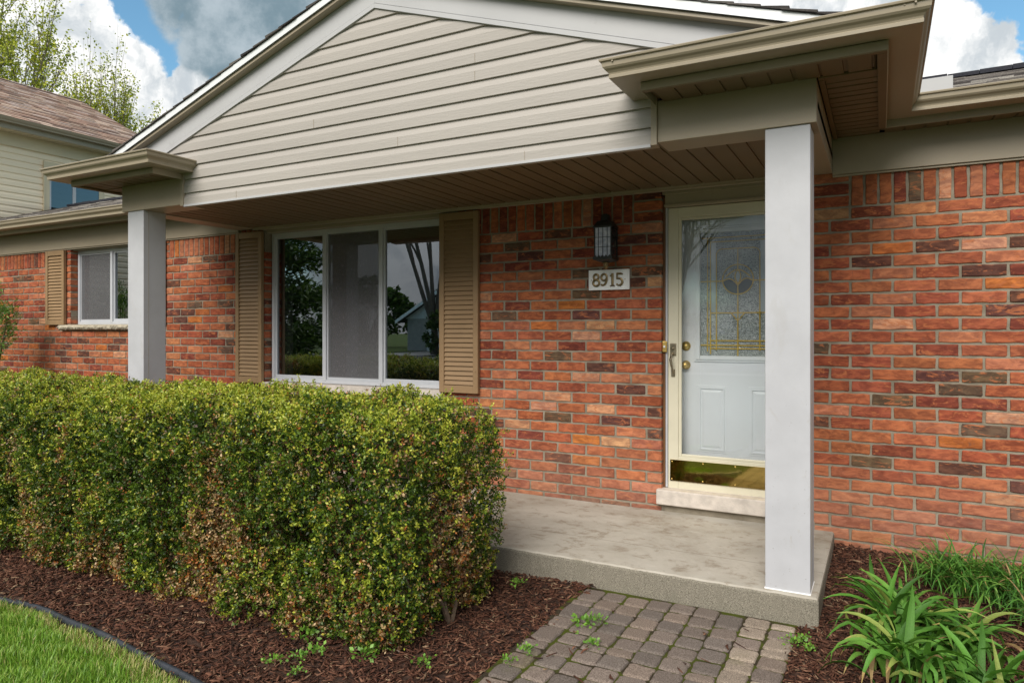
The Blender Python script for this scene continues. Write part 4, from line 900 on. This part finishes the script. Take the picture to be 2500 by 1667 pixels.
# ------------------------------------------------------------------ strap leaved plants
def strap_mesh(n, length, width, spread, seed, droop=(.5, 2.4), cols=None, tw=.0):
    r = np.random.default_rng(seed); segs = 9; Vs = []; Fs = []; C = []
    for i in range(n):
        az = r.uniform(0, 2*np.pi); bx, by = r.normal(0, spread, 2); L = length*r.uniform(.55, 1.1); w = width*r.uniform(.7, 1.2); dr = r.uniform(*droop)
        el = r.uniform(1.0, 1.45); cur = np.array([bx, by, -.01]); azd = az; k0 = len(Vs); col = np.array(cols[r.choice(len(cols), p=[.42, .30, .2, .08][:len(cols)] if len(cols) == 4 else None)])*r.uniform(.8, 1.2)
        kink = r.integers(4, 9) if r.random() < .25 else 99
        for s_ in range(segs+1):
            f = s_/segs; dirv = np.array([np.cos(azd)*np.cos(el), np.sin(azd)*np.cos(el), np.sin(el)])
            sd = np.array([-np.sin(azd), np.cos(azd), 0]); up = np.cross(dirv, sd); ww = w*(np.sin(np.pi*min(1, .18+f*.85))**.7 if f < .97 else .06)
            rot = tw*f*(1 if i % 2 else -1); sd2 = sd*np.cos(rot)+up*np.sin(rot)
            fold = ww*.32
            Vs += [cur-sd2*ww/2-up*fold*-1*0+np.array([0, 0, fold]), cur, cur+sd2*ww/2+np.array([0, 0, fold])]
            if s_ < segs:
                a_ = k0+s_*3; Fs += [[a_, a_+1, a_+4, a_+3], [a_+1, a_+2, a_+5, a_+4]]
                cc_ = col*(1+.12*(r.random()-.5)); 
                if f > .84 and i % 6 == 0: cc_ = np.array([.42, .30, .11])
                if i % 23 == 3: cc_ = np.array([.40, .27, .12])*r.uniform(.6, 1)
                C += [cc_, cc_*.93]
            cur = cur+dirv*L/segs; el -= dr/segs*(1+1.2*f); azd += r.normal(0, .05)
            if s_ == kink: el -= .8
            if cur[2] < .012 and f > .4: cur[2] = .012; el = max(el, -.05)
    return np.array(Vs), np.array(Fs), np.array(C)
LILY = [(.09, .23, .03), (.055, .15, .02), (.14, .30, .045), (.28, .35, .08)]
def plant(name, loc, n, L, w, spread, seed, label, cat, group, cols=LILY, **k):
    V, F, C = strap_mesh(n, L, w, spread, seed, cols=cols, **k); o = npmesh(name, V, F, 'blade', tint=C, loc=loc, smooth=True); tag(o, label, cat, group); return o
g = 'daylilies in the mulch bed'
plant('daylily', (.07, 3.72, .06), 90, .41, .027, .055, 1, 'broad leaved daylily nearest the porch slab corner', 'daylily', g, tw=.5)
plant('daylily', (.30, 3.62, .05), 74, .36, .026, .055, 2, 'broad leaved daylily between the slab side clump and the grassy clump', 'daylily', g, tw=.5)
plant('daylily', (.10, 3.32, .05), 74, .38, .028, .06, 3, 'broad leaved daylily in front of the one at the slab corner', 'daylily', g, tw=.6)
plant('daylily', (.36, 3.22, .04), 60, .36, .027, .05, 4, 'broad leaved daylily farthest from the slab and from the brick wall', 'daylily', g, tw=.6)
GR2 = [(.07, .20, .03), (.12, .28, .04), (.05, .14, .028), (.20, .36, .07)]
g2 = 'fine leaved clumps below the right wall'
for i, (x, y, lb) in enumerate([(.38, 4.50, 'dark green grassy clump closest to the porch, against the brick wall'), (.62, 4.42, 'dark green grassy clump in the middle of its row below the right wall'), (.86, 4.30, 'dark green grassy clump of its row farthest from the porch'), (.78, 4.05, 'dark green grassy clump in front of its row and behind the daylilies')]):
    plant('grassy_clump', (x, y, .09), 430, .30, .0095, .09, 20+i, lb, 'ornamental grass', g2, GR2, droop=(.5, 2.2))
def weed_mesh(seed, s):
    r = np.random.default_rng(seed); n = 46; P = np.stack([r.normal(0, s*.5, n), r.normal(0, s*.5, n), r.uniform(.004, s*.9, n)], 1); N = norm(P*np.array([1, 1, .6])+np.array([0, 0, .01]))
    V, F = leaves(P, N, r.uniform(.35, .6, n)*s, .7, .4, .1); c = np.array([(.20, .38, .05), (.13, .28, .04)])[r.integers(0, 2, n)]*r.uniform(.8, 1.2, (n, 1)); return V, F, np.repeat(c, 2, 0)
WD = [(-2.372, 2.424, .05, 'weed close under the hedge foot'), (-2.341, 2.188, .035, 'small weed at the lawn end of the scattered mulch row'), (-2.273, 2.26, .032, 'small weed next to the lawn end one in the mulch row'), (-2.23, 2.32, .042, 'taller weed in the cluster of the mulch row'), (-2.028, 2.403, .046, 'lobed weed in the middle of the open mulch'), (-1.751, 2.468, .036, 'small weed in mulch nearest the paver path'), (-2.177, 2.152, .028, 'tiny weed nearest the bottom edge in the mulch'),
      (-1.293, 3.169, .05, 'sprawling weed in the upper paver joints'), (-1.246, 3.24, .034, 'small weed in the paver joints just below the slab'), (-1.175, 2.983, .036, 'small weed between pavers mid path'), (-1.414, 2.785, .034, 'weed on the edge row of pavers'), (-1.43, 2.655, .030, 'weed on the edge row of pavers nearest the viewer'), (-1.83, 3.50, .035, 'weed in the dark mulch beside the slab face'), (-.36, 3.427, .036, 'clover weed by the slab corner, on the paver side'), (-.32, 3.50, .030, 'clover weed touching the slab corner'), (-.29, 3.40, .030, 'clover weed by the slab corner, on the daylily side')]
for i, (x, y, s, lb) in enumerate(WD):
    V, F, c = weed_mesh(100+i, s); tag(npmesh('weed', V, F, 'leaf', tint=c, loc=(x, y, .032), smooth=False), 'bright green '+lb, 'weed', 'weeds in the mulch and paver joints')

# shrub with pointed leaves at the left frame edge
def bush(name, loc, rx, rz, n, size, label, cat='shrub', aspect=.22, cols=((.12, .26, .04), (.22, .38, .06), (.06, .14, .03)), seed=5, flower=False, mat='leaf', stem=True):
    r = np.random.default_rng(seed); T = empty(name, (loc[0], loc[1], 0), label, cat)
    nc = 90; u = norm(r.normal(size=(nc, 3))); cen = np.array([loc[0], loc[1], loc[2]])+u*np.array([rx, rx, rz])*r.uniform(.3, 1, (nc, 1))**.5
    P = np.repeat(cen, n//nc, 0); P = P+r.normal(0, .05*max(1, rx), P.shape); N = norm(P-np.array(loc)+np.array([0, 0, .2]))
    V, F = leaves(P, N, size*r.uniform(.7, 1.3, len(P)), aspect, .7, .1); c = np.array(cols)[r.integers(0, len(cols), len(P))]*r.uniform(.8, 1.2, (len(P), 1)); npmesh('foliage', V, F, mat, T, np.repeat(c, 2, 0))
    if stem:
        b = MB(); rr = random.Random(seed)
        for i in range(22): q = Vector(cen[i]); b.tube([(loc[0], loc[1], 0), ((loc[0]+q.x)/2+rr.uniform(-.05, .05), (loc[1]+q.y)/2, q.z*.5), q], [.02*max(1, rx), .012*max(1, rx), .004], 5)
        b.build('stems', 'twig', T)
    if flower:
        P = cen[:14]+r.normal(0, .02, (14, 3))+np.array([0.05, -.1, .1]); P = np.repeat(P, 8, 0); V, F = leaves(P, norm(r.normal(size=P.shape)), np.full(len(P), .03), .6, .3, .1); npmesh('blossom', V, F, 'leaf', T, np.full((len(F), 3), .72))
bush('flowering_shrub', (-9.42, 4.25, 1.55), .34, .60, 6500, .05, 'green pointed leaf shrub with white blossoms before the small shuttered window', flower=True)

# ------------------------------------------------------------------ neighbour's house
N_ = empty('neighbour_house', (-16, 4, 0), 'two storey cream sided house with brown shingle roof next door', 'house')
zs = [(.3+.1196*k, .3+.1196*(k+1)) for k in range(39)]
def nlim(z):
    return (0, 11.8)
siding('wall_siding', (-14, -2, 0), (-14, 9.8, 0), zs, nlim, (1, 0, 0), 'nsiding', N_, .02)
b = MB(); b.box(-21, -14.02, -2, 9.78, -.05, 5.0); b.build('wall', 'nsiding', N_)
b = MB(); b.box(-13.975, -13.955, -2, 9.8, 4.84, 5.08); b.build('frieze_board', 'ntrim', N_)
b = MB(); grooved(b, -13.95, -13.64, -2.2, 10.0, 5.075, 'x', .15); b.build('soffit', 'ntrim', N_)
b = MB(); b.box(-13.66, -13.635, -2.2, 10.05, 5.06, 5.2); b.sweep([(-13.635, -2.2), (-13.635, 10.05)], [(0, 5.235), (0, 5.155), (.10, 5.155), (.102, 5.172), (.125, 5.20), (.14, 5.24), (.13, 5.24)]); b.build('gutter', 'gutter', N_)
b = MB(); a_ = math.atan(.5); ca, sa = math.cos(a_), math.sin(a_)
tabs(b, (-13.58, 10.05, 5.225), (0, -1, 0), (-ca, 0, sa), (sa, 0, ca), 11.5, 30, .143, .30, [(.30, .20, .155), (.40, .285, .22), (.24, .165, .135), (.47, .36, .29), (.34, .22, .17), (.42, .33, .29)], rnd, .008)
b.build('roof', 'shingle', N_, tint=True)
b = MB(); b.box(-17.42, -17.22, -1.5, 10.06, 7.04, 7.07); b.pts8([(-17.35, -1.5, 6.95), (-17.35, 10.04, 6.95), (-21.2, 10.04, 5.1), (-21.2, -1.5, 5.1)], [(-17.35, -1.5, 7.06), (-17.35, 10.04, 7.06), (-21.2, 10.04, 5.2), (-21.2, -1.5, 5.2)]); b.build('ridge', 'dark', N_)
b = MB(); b.box(-14.0, -13.968, 7.396, 7.50, 3.2, 4.69); b.box(-14.0, -13.968, 8.448, 8.55, 3.2, 4.69); b.box(-14.0, -13.968, 7.50, 8.448, 4.58, 4.69); b.box(-13.97, -13.95, 7.385, 7.40, 3.2, 4.70); nw = b.build('window', 'ntrim', N_)
b = MB(); b.box(-13.995, -13.97, 7.93, 7.99, 3.2, 4.58); b.box(-13.995, -13.972, 7.50, 7.53, 3.2, 4.58); b.build('mullion', 'alu', nw)
b = MB(); b.quad((-13.978, 7.50, 3.2), (-13.978, 8.448, 3.2), (-13.978, 8.448, 4.58), (-13.978, 7.50, 4.58));
MT['nglass'] = glass('neighbour_glass', 1.5, (.10, .13, .16), .08)
b = MB(); b.quad((-13.978, 7.50, 3.2), (-13.978, 8.448, 3.2), (-13.978, 8.448, 4.58), (-13.978, 7.50, 4.58)); b.build('pane', 'nglass', nw)

# ------------------------------------------------------------------ trees
def tree(name, loc, h, cr, nleaf, lsz, label, seed, cols, group=None, spread=.55, trunk=.16, first=.25, levels=5, transl='leaf', cat='tree', lean=0., leafsd=.22, stems=4):
    rr = random.Random(seed); T = empty(name, loc, label, cat, group); b = MB(); tips = []
    segm = []
    def grow(p, d, L, r_, lv):
        segs = 4; pts_ = [p]; q = p
        for i in range(segs):
            d = (d+Vector((rr.uniform(-1, 1), rr.uniform(-1, 1), rr.uniform(-.2, .8)))*.11).normalized(); q = q+d*(L/segs); pts_.append(q)
        segm.append((pts_, [r_*(1-.45*i/segs) for i in range(segs+1)], 7 if lv < 2 else 4))
        if lv >= 2: tips.extend((pts_[k], lv) for k in range(1, 5))
        if lv >= levels: return
        nb = 4 if lv < 3 else 3
        for k in range(nb):
            st_ = pts_[[4, 2, 3, 3][k]]
            ax = Vector((rr.uniform(-1, 1), rr.uniform(-1, 1), rr.uniform(-.1, .6))).normalized(); sp = spread*(.35 if k == 0 else 1)
            grow(st_, (d*(1-sp)+ax*sp).normalized(), L*rr.uniform(.55, .80), r_*.5, lv+1)
    for k in range(stems):
        a = k*6.283/stems+rr.uniform(0, .8); grow(Vector((0, 0, first)), Vector((math.cos(a)*.42, math.sin(a)*.42, .9)), .3, trunk*.62, 1)
    Q = np.array([p for p, _ in tips]); zmax = np.percentile(Q[:, 2], 99.5); rm = np.percentile(np.hypot(Q[:, 0], Q[:, 1]), 95)
    fz = (h-first*h)/(zmax-first); fr_ = cr/rm; L0 = Vector(loc)
    tf = lambda p: L0+Vector((p.x*fr_, p.y*fr_, first*h+(p.z-first)*fz))
    b.tube([L0, L0+Vector((.06, 0, h*first*.5)), tf(Vector((0, 0, first)))], [trunk*1.1, trunk*.9, trunk*.8], 10)
    for p_, r_, k_ in segm: b.tube([tf(p) for p in p_], r_, k_)
    b.build('trunk', 'bark', T)
    TP = np.array([tf(p) for p, _ in tips]); r = np.random.default_rng(seed)
    if nleaf:
        i = r.integers(0, len(TP), nleaf); P = TP[i]+r.normal(0, leafsd, (nleaf, 3)); V, F = leaves(P, norm(r.normal(size=P.shape)), lsz*r.uniform(.6, 1.4, nleaf), .65, .5, .2)
        c = np.array(cols)[r.integers(0, len(cols), nleaf)]*r.uniform(.75, 1.25, (nleaf, 1)); npmesh('crown', V, F, transl, T, np.repeat(c, 2, 0))
    return T
SPR = [(.44, .46, .03), (.34, .38, .025), (.54, .54, .07), (.20, .25, .02)]
gt = 'spring trees behind the neighbour house'
tree('leafing_tree', (-47.8, 22.1, 0), 25, 4.5, 20000, .16, 'tallest and broadest leafing tree above the neighbour roof', 5, SPR, gt, spread=.5, trunk=.34, leafsd=.16)
tree('leafing_tree', (-33.4, 20.7, 0), 15.2, 1.9, 7500, .12, 'narrow sparse tree standing alone against the white cloud', 8, SPR, gt, spread=.45, trunk=.16, leafsd=.10)
tree('leafing_tree', (-34.6, 22.6, 0), 13.2, 3.5, 20000, .14, 'low dense yellow green tree just above the end of the neighbour roof', 12, SPR, gt, spread=.55, trunk=.2, leafsd=.16)

# ------------------------------------------------------------------ across the street (seen mirrored in the panes)
st_ = sheet('road', [(-80, -24), (80, -24), (80, -17), (-80, -17)], -.02, 'asphalt', 'road')
sheet('driveway', [(-29.5, -24), (-24.5, -24), (-24.5, -32), (-29.5, -32)], -.015, 'drive', 'driveway')
sheet('pavement', [(-80, -15.2), (80, -15.2), (80, -14), (-80, -14)], -.02, 'drive', 'pavement')
G_ = empty('garage_house', (-27, -32, 0), 'pale gabled house with a garage across the street', 'house')
b = MB(); b.box(-31.4, -22.6, -40, -32, 0, 2.4); b.build('wall', 'drive', G_)
b = MB(); b.prism([(-31.6, 2.4), (-22.4, 2.4), (-27, 5.0)], -40, -31.95); b.build('gable', 'darkwhite', G_)
for s_ in (-1, 1):
    b = MB(); b.pts8([(-27+s_*5.1, -31.4, 2.25), (-27, -31.4, 5.15), (-27, -40, 5.15), (-27+s_*5.1, -40, 2.25)], [(-27+s_*5.1, -31.4, 2.1), (-27, -31.4, 5.0), (-27, -40, 5.0), (-27+s_*5.1, -40, 2.1)]); b.build('roof', 'asphalt', G_)
    b = MB(); b.pts8([(-27+s_*5.1, -31.38, 2.27), (-27, -31.38, 5.17), (-27, -31.42, 5.17), (-27+s_*5.1, -31.42, 2.27)], [(-27+s_*5.1, -31.38, 2.02), (-27, -31.38, 4.92), (-27, -31.42, 4.92), (-27+s_*5.1, -31.42, 2.02)]); b.build('rake_board', 'white_metal', G_)
b = MB(); b.box(-29.6, -24.6, -32.0, -31.93, 0, 1.95); b.build('garage_door', 'darkwhite', G_)
DG = ((.04, .075, .018), (.07, .12, .025), (.025, .045, .012), (.12, .18, .04))
def conifer(name, loc, h, r0, n, seed, label):
    r = np.random.default_rng(seed); T = empty(name, loc, label, 'tree', 'trees mirrored in the window panes'); z = r.random(n)**1.25; k = 13; az = r.integers(0, k, n)*6.283/k+r.normal(0, .16, n)+np.floor(z*26)*.9
    rad = r0*(1-z)**.8*np.sqrt(r.random(n))*(.8+.3*np.sin(np.floor(z*26)*2.1)); zz_ = .6+z*h+rad*.18*-1+.25*np.sin(rad*3); P = np.stack([loc[0]+rad*np.cos(az), loc[1]+rad*np.sin(az), zz_], 1)
    V, F = leaves(P, norm(np.stack([np.cos(az), np.sin(az), -.1+0*az], 1)), r.uniform(.10, .24, n), .35, .6, .2); c = np.array(DG)[r.integers(0, 4, n)]*r.uniform(.7, 1.3, (n, 1)); npmesh('crown', V, F, 'needle', T, np.repeat(c, 2, 0))
    b = MB(); b.tube([loc, (loc[0], loc[1], h*.5), (loc[0], loc[1], h)], [.2, .12, .03], 8); b.build('trunk', 'bark', T)
conifer('evergreen_tree', (-14.6, -3.0, 0), 8.5, 2.5, 42000, 3, 'broad dark evergreen across the lawn, mirrored in the picture window')
BT = ((.10, .13, .03), (.16, .15, .05))
gm = 'trees mirrored in the window panes'
tree('bare_tree', (-25.2, -26.5, 0), 22, 5.5, 700, .10, 'bare many stemmed tree by the road, mirrored in the picture window', 31, BT, gm, spread=.36, trunk=.26, first=.07, levels=5, stems=6)
tree('bare_tree', (-26.0, -40.0, 0), 15, 5, 1800, .16, 'bare tree behind the garage house', 33, BT, gm, spread=.5, trunk=.3)
tree('bare_tree', (-9.0, -24.0, 0), 11, 3.6, 3000, .12, 'budding tree across the street, mirrored nearest the handle side of the door glass', 35, BT, gm, spread=.5, trunk=.2)
tree('bare_tree', (-3.5, -27.0, 0), 12, 4, 3000, .12, 'budding tree across the street, mirrored nearest the post in the door glass', 36, BT, gm, spread=.5, trunk=.22)
for i, (x, y, w, hh) in enumerate([(-34, -46, 5, 4), (-26, -48, 5, 3.4), (-18, -48, 5, 2.6), (-44, -42, 5, 4.2), (-6, -50, 6, 1.8), (6, -50, 6, 2.0), (18, -48, 6, 2.2), (-11.0, -25.5, 1.1, 1.0), (-21.5, -24.8, 1.2, 1.2), (-24, -26.5, 1.6, 1.8)]):
    bush('dark_bush', (x, y, hh*.75), w, hh*.8, 3600, .5 if w > 2 else .22, ['rounded dark tree', 'low dark bush'][w < 2]+f' across the street, {["first","second","third","fourth","fifth","sixth","seventh","eighth","ninth","tenth"][i]} of the planting', 'tree' if w > 2 else 'shrub', .6, DG, 60+i, mat='needle')
bush('lawn_bush', (-10.2, .2, .45), .9, .5, 5000, .06, 'low dark shrub on the lawn beside the broad evergreen', 'shrub', .5, DG, 80, mat='needle')
